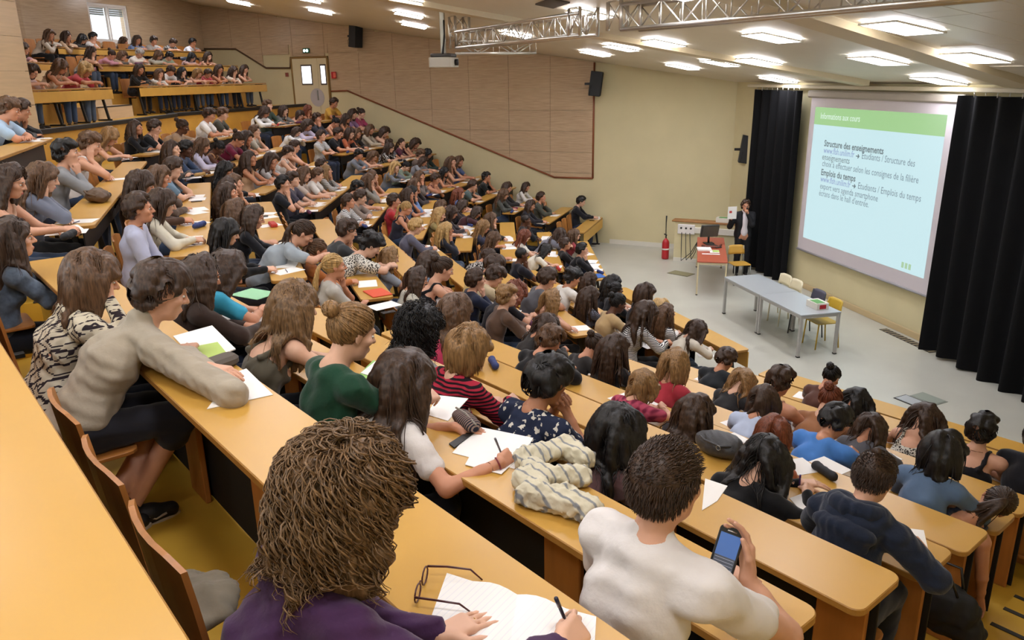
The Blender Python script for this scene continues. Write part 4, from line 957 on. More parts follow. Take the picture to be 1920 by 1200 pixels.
        for w in roots(n): fine.append((lock(w, (r.uniform(.004, .011) if style == 'S' else r.uniform(.012, .04 if style == 'C' else .024)) * volume), lr * .36 * r.uniform(.7, 1.3)))
    if style == 'B':
        c = R @ (tie + (0, -.02, .014)); V, F = solid([ell(c, np.array((.042, .036, .04)))], .01, (), .01); mb.add(V, F.tolist(), 0, True)
        for k in range(22):
            ax_ = norm(r.normal(size=3)); u = norm(np.cross(ax_, (0.3, .2, 1))); v = np.cross(ax_, u); Rr = .036 + .007 * r.uniform(-1, 1); A = np.linspace(0, 2 * pi * .8, 9) + r.uniform(0, 6)
            fine.append(([c + Rr * (cos(t) * u + sin(t) * v) for t in A], lr * .5))
    if style == 'P':
        pr = []
        for k in range(14 + n // 6):
            p = R @ tie; d = norm(R @ np.array((r.normal() * .2, -1, .1))); L = L0 * r.uniform(.75, 1.05); path = [p]; dr = norm(np.array((r.normal() * .1, -.1 + r.normal() * .1, -1)))
            for q in range(seg): d = norm(d * .5 + dr * .5); p = collide(p + d * L / seg, .004); path.append(p.copy())
            if k < 14: pr += [cone(path[i], path[i + 1], .013 * (1 - .5 * (i / seg) ** 2), .013 * (1 - .5 * ((i + 1) / seg) ** 2), .012) for i in range(seg)]
            else: fine.append((path, lr * .45))
        V, F = solid(pr, .011, (), .01); mb.add(V, F.tolist(), 0, True)
    for path, q in fine:
        mb.tube(path, np.interp(np.linspace(0, 1, len(path)), [0, .3, .75, 1], [q * .8, q * 1.1, q, q * .2]), sides, 0, False)
    return mb
HC = {'k': '15110f', 'd': '382619', 'b': '543b26', 'l': '80603a', 'y': 'ab8a56', 'r': '6a3620', 'g': '9a948c', 'h': '241c18', 'n': '6b5033'}
def hair_mat(c):
    def bld(nt, b, c=c):
        N, L = nt.nodes, nt.links; tc = N.new('ShaderNodeTexCoord'); mp = N.new('ShaderNodeMapping'); mp.inputs['Scale'].default_value = (70, 70, 7); L.new(tc.outputs['Object'], mp.inputs[0])
        n = N.new('ShaderNodeTexNoise'); n.inputs['Scale'].default_value = 1.6; n.inputs['Detail'].default_value = 4; L.new(mp.outputs[0], n.inputs['Vector']); k = lin(HC[c])
        r = N.new('ShaderNodeValToRGB'); r.color_ramp.elements[0].position = .32; r.color_ramp.elements[1].position = .72; r.color_ramp.elements[0].color = (*[x * .55 for x in k], 1); r.color_ramp.elements[1].color = (*[min(1, x * 1.7 + .006) for x in k], 1)
        L.new(n.outputs[0], r.inputs[0]); L.new(r.outputs[0], b.inputs['Base Color']); bp = N.new('ShaderNodeBump'); bp.inputs['Strength'].default_value = .35; bp.inputs['Distance'].default_value = .004; L.new(n.outputs[0], bp.inputs['Height']); L.new(bp.outputs[0], b.inputs['Normal'])
    return mat('hair_' + c, HC[c], .42, spec=.35, build=bld)
SKIN = [mat('skin_%d' % i, c, .5, noise=.06, scale=14, spec=.35) for i, c in enumerate(('d3a084', 'c98f70', 'dcae93', 'bd8464', '5c3a28', '8a5c40'))]
def set_mat(o, m, slot=0): s = o.material_slots[slot]; s.link = 'OBJECT'; s.material = m
# ================================================================ the audience
CROWD = '''
#12
20 205 b S a9c4de s u
44 206 d S 15151a l c
#23
494 210 d L e8e8e6 l w
506 198 b S 3c4a3c l u
530 207 d L 6c6a66 l c
566 215 d M c98f74 t w
580 205 r L 8a5a4a t c
626 193 d S d8a848 s w
559 247 d L e4e4e2 l d
575 234 d L c4b8cc l w
594 222 d S 33333c l c
628 230 k B cfa58a t w
650 222 d L c8a080 t w
660 214 d L 9a7aa0 s w
677 213 d B b0486c s w
602 255 d S b4bccc s u
633 250 d S 16161a s w
656 250 d M b5603c s w
669 250 b L 2a2420 l w
694 243 b L b8ac98 l w
718 247 d L c08c74 t f
673 290 k S 6c7078 l u
700 292 b L c8a488 t w
729 270 d S 6a6a70 s u
733 276 d L 8890a0 s u
754 268 d P 5a2838 s c
778 268 d L d0a890 t w
743 312 y L 70747c l c
763 312 k B 74806e l w
796 302 d L 8a8c92 l w
803 288 k L 2c3a34 l w
787 290 b S 6a5a50 s w
848 303 b L a88468 t c
858 303 b L 5a6a94 s w
836 322 k L 8a7a74 t w
813 337 d S 5a2830 t c
779 345 b L 3a3436 l c
768 362 d L 6a7a94 s c
862 362 r L 5c6c98 s x
886 348 d S 4c5a58 s c
912 332 k S 1c1e1c s c
950 352 d L 2c2a2a l w
945 364 b L 4a4c48 l d
988 350 d L dcd8d0 l w
995 385 d L 26242a l w
1015 370 d S 4a4c42 l c
1089 378 k S 1a1a20 l w
#123
257 240 d L 141418 l u
289 240 d S 141416 s c
340 238 d B a88c70 l u
391 216 d S ecebe8 s w
417 214 b S 4a4a40 s w
325 280 d L 4a4440 l u
346 280 k S 3a4a66 l w
383 272 b L c8c4dc l w
410 278 k B b88a64 t w
443 262 d B 6e1c38 s d
462 258 d L 2c2422 s c
478 247 b S b0aa9c s c
424 318 k L 121216 l w
468 298 d L cfa884 t u
508 300 d L b0aeae s c
541 286 d S e4e2de t w
553 275 d S c8a088 t f
440 345 b L c8b080 s c
428 362 d L ddd6c4 s c
531 345 k S 1c1e26 s c
549 337 d S 4a4654 s u
593 330 b S e6e2dc s w
573 325 b L c8b8ac s w
600 312 d S 3c3a3a s u
618 318 l L 9c9a94 l c
655 378 d S cfcfd0 l x
676 370 d S 8a7a70 l x
670 352 k S 4a3a34 s w
692 338 b L 8c8880 l c
700 330 b L b88a70 t c
738 378 d S b83038 s u
763 390 y P 2a2c3a t w
772 362 k L 6a86b4 l c
791 330 b L 6a605a l c
#12
780 425 y S 5a5a6a l w
#123
826 388 b L 4a443c l w
847 398 d L 3a3236 l w
838 430 y L 22242e l c
824 402 y L 9a8a5a s w
866 388 d L 3a3030 l w
898 395 d L 4a2c30 l w
907 425 l L 3a3c50 s w
922 410 b L 3a302c l c
927 448 b L 5c5650 t w
986 413 h H 16161a l c
984 442 r L ddd8cc s w
1024 470 k L e4ddcc s d
#12
978 478 k H 1a1a24 s c
918 480 d S c8c4bc s d
935 510 d S c8b070 l w
#123
1047 440 d L 6a6a74 l w
1078 440 b L a04048 s u
1061 458 d S 1c1818 l u
1092 468 k S 101014 l c
#12
1023 523 d S 5a5a60 s c
1074 522 k A e0dcd4 s w
1117 530 d L 8c98ac s u
1143 528 k L 2a2a30 s u
1152 543 k B 1a1a1e s u
1113 558 d L 3c3c48 s c
1152 566 k B b89c70 l w
1208 550 d M 1c1a1e s u
1206 585 d L c8c4c4 l w
1242 580 y M e4e0dc l w
1258 592 b L 6c6c70 s c
1296 612 d L d4ccbc l w
20 340 d L c9a58c t w
88 332 b L 6e7484 l f
124 287 k S 8a8c90 l c
168 270 b S e2e0de t f
203 256 l L b89468 t d
262 392 d S b8bcd4 l h
307 380 d L d4cfbc l w
264 345 d L 4a3428 l w
300 332 b L 5a4a40 l f
325 315 d S 6a8296 s f
424 430 k L 0e0e12 l w
443 400 b L 4a3a30 s w
475 402 d L 121218 l w
430 350 d L d8ceb4 s c
565 442 d P 9aa4ac s w
598 470 b P b06a38 l w
628 500 y P b4b0a8 s c
650 433 d S 3a3c3e s c
690 462 k A 8a867c s d
741 490 l L aab0b8 s d
774 512 d L b8b4a4 s w
804 492 d L 7c94b0 s u
832 508 d B 1a1a1e t u
890 522 d S 20263c l c
925 518 d S c0ae8c s w
938 545 l S 5a4436 l x
970 552 r C 1c1a20 s w
1037 562 l L b8897c t f
#0
375 515 d L 3a2c26 l w
430 510 d L 3fa8cc s w
562 600 b L 5c5648 t w
658 605 l B 1f4a34 s w
790 620 k C 9c9a98 s w
850 585 b L dc4a70 s f
880 655 l S a8283c s w
1022 610 d L 2a2624 l w
1036 640 b S 141416 l w
1117 648 d B 2a2624 s w
1150 650 d L 201c1c l x
1268 685 l M a8303c s w
1398 715 l L 2c2c2e l w
1440 755 d M b8c4dc s w
1523 745 r B 9c6a48 s d
1366 676 d S 22262a l w
1490 725 d S c08868 t w
1556 708 k B 5a3a30 s w
1607 752 k L 3a3434 s w
1216 722 l M a8485c s d
1306 770 d L 2a2224 l w
1455 812 r M c07050 s f
1592 800 k S 4a80c8 s w
1640 800 d L 5a5a60 l w
1735 785 d L 8a8a88 t w
1752 842 k M 5a708c l w
1872 815 k S 16141a t u
1918 812 k S 16161c s u
'''
UPPER = '''
0 58 133 d L c8a8a0 s w
0 112 125 b L cdb49c t w
0 156 131 y M b03a40 s d
1 48 92 d L b08a90 s u
1 177 97 d L 8c8478 t c
1 213 103 d B b8808c l w
1 234 107 b L a08870 s w
2 98 67 b L cfc4b4 l c
2 129 72 d L b89c80 l c
2 162 84 k L 2a2624 l w
2 178 70 k S d8d4d0 s c
0 265 130 d L 24221f l u
0 307 138 b L dcd6cc s c
0 321 133 d S d8d2cc s w
0 342 135 k L 3a3834 s c
0 376 137 l L d8c0ac t w
0 391 138 d S b03c40 s d
0 413 130 d L 8c2c30 t c
0 440 133 d L d8c8b4 s c
0 459 130 d L c09880 t c
1 266 100 g S dcd4c8 l w
1 301 103 b L b8b4a4 l w
1 322 108 k S 8a9a80 s w
1 364 108 k L d0b0b0 s w
1 394 107 d L d47a68 t u
2 235 79 b L a8a4b4 s u
2 262 80 d L 7c94c0 s u
2 293 81 d S b8b4b0 s u
2 328 86 d S c8c4c8 s w
2 365 83 k S dce0e8 s c
'''
CN = [('white', 'e8e6e2'), ('cream', 'd6cdb6'), ('pale blue', 'b0c0dc'), ('light grey', 'b2b2b0'), ('grey', '808284'), ('dark grey', '4a4a4a'), ('black', '18181a'), ('navy', '22283e'), ('blue', '5a78b4'), ('denim blue', '6a86a8'), ('slate', '5c6470'), ('green', '2a5040'), ('olive', '585a48'), ('tan', 'c4a584'), ('brown', '5a4436'), ('rust orange', 'b46238'), ('red', 'b03038'), ('maroon', '5a2434'), ('pink', 'd05a7c'), ('dusty pink', 'c09090'), ('mauve', '9a7aa0'), ('yellow', 'd8b050'), ('turquoise', '3fa8cc'), ('salmon', 'd47a68')]
CNL = [(n, np.array([int(h[i:i + 2], 16) for i in (0, 2, 4)], float)) for n, h in CN]
def cname(h): v = np.array([int(h[i:i + 2], 16) for i in (0, 2, 4)], float); return min(CNL, key=lambda q: np.abs(q[1] - v).sum() + 1.2 * abs((q[1] - q[1].mean()) - (v - v.mean())).sum())[0]
SLV = {'s': 'short-sleeved top', 'l': 'long-sleeved top', 't': 'sleeveless top'}
PZ = {'w': 'writing', 'd': 'bowed', 'c': 'pensive', 'f': 'propped', 'u': 'upright', 'x': 'arms folded', 'h': 'reclined'}
LIM = {0: (127, 108.6), 1: (110.6, 90.2), 2: (92.2, 71.9), 3: (72.2, 38)}
PITCH = {'w': (20, 20, 40, 40), 'c': (0, 0, 20, 20), 'f': (20, 20, 40, 40), 'x': (0, 0, 20, 20), 'h': (0, 20, 20, 40)}
LAMS = (6, 18, 30, 42)
HIPO = .28
TPL = {}
def tpl(kind, li, fem):
    key = (kind, li, fem)
    if key not in TPL:
        J = make_pose(LAMS[li], PITCH[kind][li], kind, 0, fem); TPL[key] = dict(J=J, body=None, s=None, l=None, t=None, legs=None)
    return TPL[key]
def tmesh(T, part):
    if T[part] is None:
        J = T['J']
        T[part] = body_mesh(J, .02, .0105, .008) if part == 'body' else cloth_mesh('trousers', leg_prims(J), .024, .004, 3) if part == 'legs' else cloth_mesh('shirt', top_prims(J, part), .016, .0035, 5)
    return T[part]
HAIRS = {}
def thair(style, pitch, var):
    k = (style, pitch, var)
    if k not in HAIRS:
        n = {'S': 130, 'L': 120, 'M': 110, 'C': 150, 'B': 110, 'P': 100, 'A': 60, 'H': 0}[style]
        HAIRS[k] = hair_mesh(style, pitch, var * 31 + 5, n, .0115, guides=70 if style == 'S' else 44, curl={'C': .012, 'A': .0}.get(style, .0 if var else .004), length={'L': (.34, .44)[var]}.get(style), part=(.025, -.03)[var]).mesh('hair', None, None)
    return HAIRS[k]
def cmat(h, pat=None):
    if pat is None: return mat('cloth_' + h, h, .85, noise=.08, scale=9, sheen=.2, spec=.2)
    return PATS[pat](h)
PREF = {'w': (.05, .0, .0, .06), 'd': (.3, .2, .05, 0), 'c': (.0, .0, .08, .2), 'f': (.1, .02, .0, .06), 'u': (.0, .0, .1, .2), 'x': (.03, 0, .0, .1), 'h': (0, 0, .05, .1)}
def fit(x, y, cands, kind, fem, floor_h):
    """cands = [(s, m, D, z)]; the row and posture whose head lies closest to the line of sight of this head"""
    kk = {'d': 'w', 'u': 'x'}.get(kind, kind); best = None; d = ray(x, y)
    for s, m, D, zd_ in cands:
        er, et = axes(s); dD = d[:2] @ er; c0 = -CC @ er
        for li in range(4):
            hd = tpl(kk, li, fem)['J'].head; De = D + HIPO - hd[1]; ze = zd_ + hd[2] - floor_h - EYE; wD, wz = 1 / .11 ** 2, 1 / .055 ** 2
            u = (wD * dD * (De - c0) + wz * d[2] * ze) / (wD * dD * dD + wz * d[2] ** 2)
            if u <= 0: continue
            P = d * u; eD = P[:2] @ er + c0 - De; ez = P[2] - ze; t = (P[:2] - CC) @ et; az = MID[s] - degrees(atan2(t, D)); lo, hi = LIM[s]
            if m < 20 and not (hi <= az <= lo): continue
            if s == 3 and m < 20 and t > t_range(3, m)[1] - .05: continue
            cost = eD * eD * wD + ez * ez * wz + PREF[kind][li] * 8
            if s == 0: cost += max(0, 2 - np.hypot(*P[:2])) * 10
            if best is None or cost < best[0]: best = (cost, s, m, li, P, t, eD, ez, D, zd_)
    if best is None: return None
    cost, s, m, li, P, t, eD, ez, D, zd_ = best; T = tpl(kk, li, fem); dt = T['J'].head[2] - floor_h; sc = min(1.12, max(.9, 1 + ez / dt)); res = ez - dt * (sc - 1); eD = max(-.22, min(.22, eD))
    loc = plan(s, t, D + HIPO + eD); return dict(T=T, loc=(loc[0], loc[1], zd_ - floor_h * sc + max(-.06, min(.06, res))), sc=sc, t=t, s=s, m=m, D=D, z=zd_, cost=cost)
PEOPLE = []
def add_person(x, y, hair, style, col, slv, kind, cands, floor_h=.74, upper=None, pat=None, skin=None, legcol=None):
    fem = style not in 'SHA'; f = fit(x, y, cands, kind, fem, floor_h)
    if f is None or f['cost'] > 12: print('FIT?', x, y, style, col, f and (round(f['cost'], 1), f['s'], f['m'], round(f['t'], 2)))
    if f is None: return
    T, loc, sc, t, s, m, D, zd_ = (f[k] for k in ('T', 'loc', 'sc', 't', 's', 'm', 'D', 'z')); kk = {'d': 'w', 'u': 'x'}.get(kind, kind); rs = random.Random(int(x * 7 + y * 13))
    mir = -1 if (kk in 'cf' and rs.random() < .35) else 1
    o = link('person', tmesh(T, 'body')); o.location = loc; o.rotation_euler = (0, 0, rot_of(s) + rs.uniform(-.09, .09)); o.scale = (sc * mir, sc, sc)
    dark = (s, round(x)) in DARKSKIN; set_mat(o, SKIN[skin if skin is not None else 4 if dark else rs.choice((0, 0, 1, 1, 2, 3))])
    c = link('shirt', tmesh(T, slv), o); set_mat(c, cmat(col, pat))
    c = link('trousers', tmesh(T, 'legs'), o); set_mat(c, cmat(legcol or rs.choice(('20232c', '2a3348', '35455e', '1a1a1c', '4a5668'))))
    c = link('hair', thair(style, T['J'].pitch, rs.randint(0, 1)), o); c.location = T['J'].head; set_mat(c, hair_mat(hair))
    PEOPLE.append(dict(o=o, s=s, m=m, t=t, D=D, z=zd_, kind=kind, x=x, y=y, col=col, slv=slv, upper=upper, T=T, sc=sc, pat=pat, rs=rs, fh=floor_h))
    return o
DARKSKIN = {(2, 346), (1, 978), (1, 1152), (2, 410), (2, 340), (2, 986)}
def stripes(h, a='f0efec', n=60, w=.5, axis=2):
    k = 'cloth_str_%s_%s_%d_%d' % (h, a, n, axis)
    def bld(nt, b):
        N, L = nt.nodes, nt.links; tc = N.new('ShaderNodeTexCoord'); wv = N.new('ShaderNodeTexWave'); wv.bands_direction = 'XYZ'[axis]; wv.inputs['Scale'].default_value = n / 6.28 * .5; wv.inputs['Distortion'].default_value = .8; wv.inputs['Detail Scale'].default_value = .6
        L.new(tc.outputs['Object'], wv.inputs['Vector']); r = N.new('ShaderNodeValToRGB'); r.color_ramp.interpolation = 'CONSTANT'; r.color_ramp.elements[0].color = (*lin(a), 1); r.color_ramp.elements[1].color = (*lin(h), 1); r.color_ramp.elements[1].position = w
        L.new(wv.outputs[0], r.inputs[0]); L.new(r.outputs[0], b.inputs['Base Color'])
    return mat(k, h, .85, build=bld, spec=.2)
def dots(h, a, sc=30, thr=.45):
    def bld(nt, b):
        N, L = nt.nodes, nt.links; tc = N.new('ShaderNodeTexCoord'); v = N.new('ShaderNodeTexVoronoi'); v.inputs['Scale'].default_value = sc; L.new(tc.outputs['Object'], v.inputs['Vector'])
        r = N.new('ShaderNodeValToRGB'); r.color_ramp.interpolation = 'CONSTANT'; r.color_ramp.elements[0].color = (*lin(a), 1); r.color_ramp.elements[1].color = (*lin(h), 1); r.color_ramp.elements[1].position = thr; L.new(v.outputs[0], r.inputs[0]); L.new(r.outputs[0], b.inputs['Base Color'])
    return mat('cloth_dot_%s_%s_%d' % (h, a, sc), h, .85, build=bld, spec=.2)
def plaid(h, a, n=70):
    def bld(nt, b):
        N, L = nt.nodes, nt.links; tc = N.new('ShaderNodeTexCoord'); mix = None; prev = None
        for ax_ in (0, 2):
            wv = N.new('ShaderNodeTexWave'); wv.bands_direction = 'XYZ'[ax_]; wv.inputs['Scale'].default_value = n / 12.5; L.new(tc.outputs['Object'], wv.inputs['Vector'])
            if prev is None: prev = wv
            else:
                mt = N.new('ShaderNodeMath'); mt.operation = 'ADD'; L.new(prev.outputs[0], mt.inputs[0]); L.new(wv.outputs[0], mt.inputs[1]); mix = mt
        r = N.new('ShaderNodeValToRGB'); r.color_ramp.elements[0].color = (*lin(a), 1); r.color_ramp.elements[1].color = (*lin(h), 1); r.color_ramp.elements[0].position = .25; r.color_ramp.elements[1].position = .8
        mt = N.new('ShaderNodeMath'); mt.operation = 'MULTIPLY'; mt.inputs[1].default_value = .6; L.new(mix.outputs[0], mt.inputs[0]); L.new(mt.outputs[0], r.inputs[0]); L.new(r.outputs[0], b.inputs['Base Color'])
    return mat('cloth_plaid_%s_%s' % (h, a), h, .85, build=bld, spec=.2)
def floral(h, a, sc=24):
    def bld(nt, b):
        N, L = nt.nodes, nt.links; tc = N.new('ShaderNodeTexCoord'); ns = N.new('ShaderNodeTexNoise'); ns.inputs['Scale'].default_value = 45; ns.inputs['Detail'].default_value = 2; L.new(tc.outputs['Object'], ns.inputs['Vector'])
        mx = N.new('ShaderNodeMix'); mx.data_type = 'VECTOR'; mx.inputs[0].default_value = .045; L.new(tc.outputs['Object'], mx.inputs[4]); L.new(ns.outputs['Color'], mx.inputs[5])
        v = N.new('ShaderNodeTexVoronoi'); v.inputs['Scale'].default_value = sc; L.new(mx.outputs[1], v.inputs['Vector']); r = N.new('ShaderNodeValToRGB'); r.color_ramp.interpolation = 'CONSTANT'; r.color_ramp.elements[0].color = (*lin(a), 1); r.color_ramp.elements[1].color = (*lin(h), 1); r.color_ramp.elements[1].position = .3; L.new(v.outputs[0], r.inputs[0]); L.new(r.outputs[0], b.inputs['Base Color'])
    return mat('cloth_floral_%s' % h, h, .85, build=bld, spec=.2)
PATS = {'bw': lambda h: stripes('24242a', 'e2e0dc', 260), 'wb': lambda h: stripes('3a3c46', 'e6e4e0', 200, .62), 'nv': lambda h: stripes('30323e', '8a8c98', 240, .35), 'gr': lambda h: stripes('8c8a7c', 'dcd9cc', 330, .62), 'rd': lambda h: stripes('a8283c', '24161c', 190, .5), 'dt': lambda h: dots('d0ccc0', '3a3632', 60), 'fl': lambda h: dots('24283c', 'd8d4c4', 26, .22), 'pl': lambda h: plaid('b04a60', '702038'), 'ck': lambda h: dots('2a2826', 'd6d2cc', 40)}
PATOF = {(618, 318): 'bw', (655, 378): 'wb', (602, 255): 'wb', (690, 462): 'dt', (774, 512): 'gr', (1113, 558): 'nv', (1206, 585): 'bw', (1258, 592): 'wb', (880, 655): 'rd', (1216, 722): 'pl', (918, 480): 'ck', (1735, 785): 'dt', (177, 97): 'dt', (733, 276): 'ck', (328, 86): 'ck'}
SKIP = set()
# ================================================================ the people close to the camera, posed one by one
def hero(px, py, m, lam, pitch, kind, fem, hair, style, topm, slv, label, legm='22252e', skin=0, yaw=0, over=None, hk=None, zadj=0, rz=0, short=False, sc=1.0, roll=0, s=0, shoes=False, fine=1.0, dt=0, hipo=None):
    hipo = HIPO if hipo is None else hipo
    J = make_pose(lam, pitch, kind, yaw, fem); D = row_D(s, m); er, et = axes(s); zd_ = row_z(s, m)
    hd = J.head * sc
    if roll: hd = roty(roll) @ hd
    P = hit_plane(px, py, (*(CC + er * (D + hipo - hd[1])), 0), (*er, 0)); t = (P[:2] - CC) @ et; res = P[2] - (zd_ - .74 * sc + hd[2])
    t += hd[0] if roll else 0; loc = plan(s, t, D + hipo); zz = zd_ - .74 * sc + zadj; R = rot_of(s) + rz; Rm = rotz(R)
    print('hero', label[:40], 'head z residual %.3f' % (res - zadj), 't %.2f' % t)
    def local(x, y, h=0): w = hit_z(x, y, zd_ + h); return Rm.T @ (w - np.array((loc[0], loc[1], zz))) / sc
    J2 = make_pose(lam, pitch, kind, yaw, fem, (lambda JJ, arm: over(JJ, arm, local)) if over else None)
    if roll: print('roll')
    o = link('person', body_mesh(J2, .014 * fine, .0068 * fine, .0052, shoes=not shoes)); o.location = (loc[0], loc[1], zz); o.rotation_euler = (0, roll, R); o.scale = (sc, sc, sc); set_mat(o, SKIN[skin])
    if slv: c = link('shirt', cloth_mesh('shirt', top_prims(J2, slv) + getattr(J2, 'extra_top', []), .0105 * fine, .0065, int(px), 1.15), o); set_mat(c, topm)
    c = link('trousers', cloth_mesh('trousers', leg_prims(J2, short), .014, .005, int(py)), o); set_mat(c, cmat(legm))
    if style:
        kw = dict(n=420, lr=.0085, guides=60, res=.0105, seg=9, sides=4, seed=int(px)); kw.update(hk or {})
        c = hair_mesh(style, pitch, yaw=yaw, lam=lam, **kw).obj('hair', hair_mat(hair), o); c.location = J2.head
    tag(o, label, 'person')
    PEOPLE.append(dict(o=o, s=s, m=m, t=t, D=D, z=zd_, kind='z', x=px, y=py, col='808080', slv='s', upper=None, T=dict(J=J2), sc=sc, pat=None, rs=random.Random(int(px)), fh=.74))
    o['hero'] = 1
    return o, J2, local, Rm, np.array((loc[0], loc[1], zz))
def seam_cloth(nm, h, rough=.85, scale=14, noise=.12): return mat(nm, h, rough, noise=noise, scale=scale, bump=.25, bscale=38, sheen=.2, spec=.2)
M_PURP = seam_cloth('purple_sweater', '43264a'); M_GSH = seam_cloth('grey_beige_shirt', 'a59a88', .8, 6, .08); M_WTEE = seam_cloth('white_tee', 'dcd6d2', .85, 5, .05); M_DENIM = seam_cloth('denim_jacket', '5a6676', .85, 30, .3); M_NAVY = seam_cloth('navy_hoodie', '1c2436'); M_GREEN = seam_cloth('green_shirt', '173f2b')
def aztec(nt, b):
    N, L = nt.nodes, nt.links; tc = N.new('ShaderNodeTexCoord'); sep = N.new('ShaderNodeSeparateXYZ'); L.new(tc.outputs['Object'], sep.inputs[0])
    def M(op, a, c=None):
        n = N.new('ShaderNodeMath'); n.operation = op
        for i, q in enumerate((a, c)):
            if q is None: continue
            if isinstance(q, (int, float)): n.inputs[i].default_value = q
            else: L.new(q, n.inputs[i])
        return n.outputs[0]
    x, z = M('SNAP', M('MULTIPLY', sep.outputs[0], 1.7), .012), M('SNAP', M('MULTIPLY', sep.outputs[2], 1.7), .012)
    dia = M('ADD', M('ABSOLUTE', M('SUBTRACT', M('PINGPONG', M('ADD', x, 1.0), .11), .0)), M('ABSOLUTE', M('SUBTRACT', M('PINGPONG', M('ADD', z, 1.0), .12), .06)))
    ring = M('LESS_THAN', M('PINGPONG', dia, .03), .0085)
    band = M('LESS_THAN', M('PINGPONG', M('ADD', z, 1.0), .12), .026); key = M('LESS_THAN', M('PINGPONG', M('ADD', x, M('MULTIPLY', z, .0)), .024), .010)
    bk = M('MULTIPLY', band, key); allm = M('MAXIMUM', ring, bk)
    mx = N.new('ShaderNodeMix'); mx.data_type = 'RGBA'; mx.inputs[6].default_value = (*lin('cfc5ae'), 1); mx.inputs[7].default_value = (*lin('2c2228'), 1); L.new(allm, mx.inputs[0]); L.new(mx.outputs[2], b.inputs['Base Color'])
M_AZT = mat('aztec_knit', 'cfc5ae', .9, build=aztec)
def glasses_shape(r, w=.14, arm=.135, m=None, parent=None, h=.04):
    b = MB()
    for q in (-1, 1):
        ring = [(q * .034 + .027 * cos(a), 0, .02 * sin(a)) for a in np.linspace(0, 2 * pi, 13)]; b.tube(ring, .0022, 5)
    b.tube([(-.008, 0, .004), (0, .003, .008), (.008, 0, .004)], .002, 5); b.obj('front', m, r)
    for q in (-1, 1): b = MB(); b.tube([(q * .062, 0, .008), (q * .066, -.05, .008), (q * .067, -.11, .004), (q * .064, -.14, -.022)], [.003, .0028, .0025, .002], 6); b.obj('temple', m, r)
# --- purple sweater, bottom centre
def ov(J, arm, local):
    l = local(822, 1192, .02); r = local(1052, 1212, .03)
    arm(-1, l, (-1, -.2, -.9), (.1, 1, -.02), (0, 0, -1), (.08, .1, .1, .12), .15); arm(1, r, (1, -.2, -.9), (-.25, 1, .0), (-.7, 0, -.7), (.55, .7, .8, .85), 1.0)
    J.extra_top = [cone(J.N + (0, -.015, -.01), J.N + (0, .0, .03), .066, .064, .02)]
    J.knee = {q: np.array([q * .1, .40, .50]) for q in (-1, 1)}
o1, J1, loc1, R1, L1 = hero(652, 962, 9, 20, 20, 'w', True, 'n', 'C', M_PURP, 'l', 'person in a purple sweater writing in an open notebook, bottom foreground', over=ov, hk=dict(n=3600, lr=.0058, curl=.014, seg=15, sides=3, turns=2.4, guides=80, length=.22, volume=1.25), skin=2, zadj=-.04, hipo=.38, sc=.96)
# --- grey shirt, arms folded
def ov(J, arm, local):
    e = local(436, 742, .03); J.E[1] = e; J.Wr[1] = local(352, 660, .05); J.handR[1] = (np.array((-.9, .35, 0)), np.array((0, 0, -1.0)), .2, .4)
    J.E[-1] = local(262, 640, .03); J.Wr[-1] = local(392, 690, .07); J.handR[-1] = (np.array((.9, .4, 0)), np.array((0, 0, -1.0)), .2, .4)
    J.extra_top = [cone(J.N + (0, -.02, .0), J.N + (0, .0, .035), .064, .06, .02)]
    J.knee = {1: np.array([.12, .40, .52]), -1: np.array([-.1, .42, .50])}; J.ank = {1: np.array([.03, .16, .09]), -1: np.array([.07, .02, .10])}
o2, J2, loc2, R2, L2 = hero(306, 563, 9, 42, 20, 'x', False, 'd', 'S', M_GSH, 'l', 'person in a grey-beige shirt leaning forward on folded arms, left foreground', over=ov, short=True, legm='23232a', skin=0, hk=dict(n=900, lr=.005, guides=110, length=.034, res=.008, volume=.7), shoes=True)
# --- patterned cardigan
def ov(J, arm, local): J.E[1] = J.S[1] + (.06, .20, -.16); J.Wr[1] = J.head + J.HR @ np.array((.10, .06, -.07)); J.handR[1] = (np.array((-.1, -.1, 1.0)), np.array((-1, -.2, 0.0)), .35, .5); J.extra_top = [cone(J.N + (-.03, -.03, .0), J.N + (.03, -.03, .0), .068, .068, .02), cone(J.S[1], J.E[1], .068, .062, .03)]
o3, J3, loc3, R3, L3 = hero(178, 533, 9, 24, 20, 'f', True, 'b', 'M', M_AZT, 'l', 'person in a cream and black patterned cardigan, hand in hair', over=ov, hk=dict(n=900, lr=.006, length=.25, guides=80, res=.009), skin=0, zadj=-.13)
# --- denim jacket
o4, J4, loc4, R4, L4 = hero(34, 482, 9, 16, 0, 'x', True, 'd', 'L', M_DENIM, 'l', 'person in a blue denim jacket at the left edge, looking ahead', hk=dict(n=900, lr=.006, length=.34, guides=70, res=.009), skin=0, zadj=-.2)
# --- white t-shirt with a phone
def ov(J, arm, local):
    J.Wr[1] = local(1402, 1085, .13); J.E[1] = local(1475, 1190, .01); J.handR[1] = (np.array((-.35, .35, .85)), np.array((-.5, -.75, .1)), (.35, .4, .45, .5), .55)
    J.Wr[-1] = local(1335, 1080, .02); J.E[-1] = J.S[-1] + (-.10, .12, -.24); J.handR[-1] = (np.array((.6, .8, 0)), np.array((0, 0, -1.0)), .3, .5)
    J.extra_top = [cone(J.N + (0, -.02, -.005), J.N + (0, -.0, .015), .066, .062, .02)]
o5, J5, loc5, R5, L5 = hero(1250, 892, 8, 12, 0, 'x', False, 'd', 'T', M_WTEE, 's', 'person in a white t-shirt looking at a smartphone', over=ov, skin=0, hk=dict(n=2600, lr=.005, length=.02), zadj=.05)
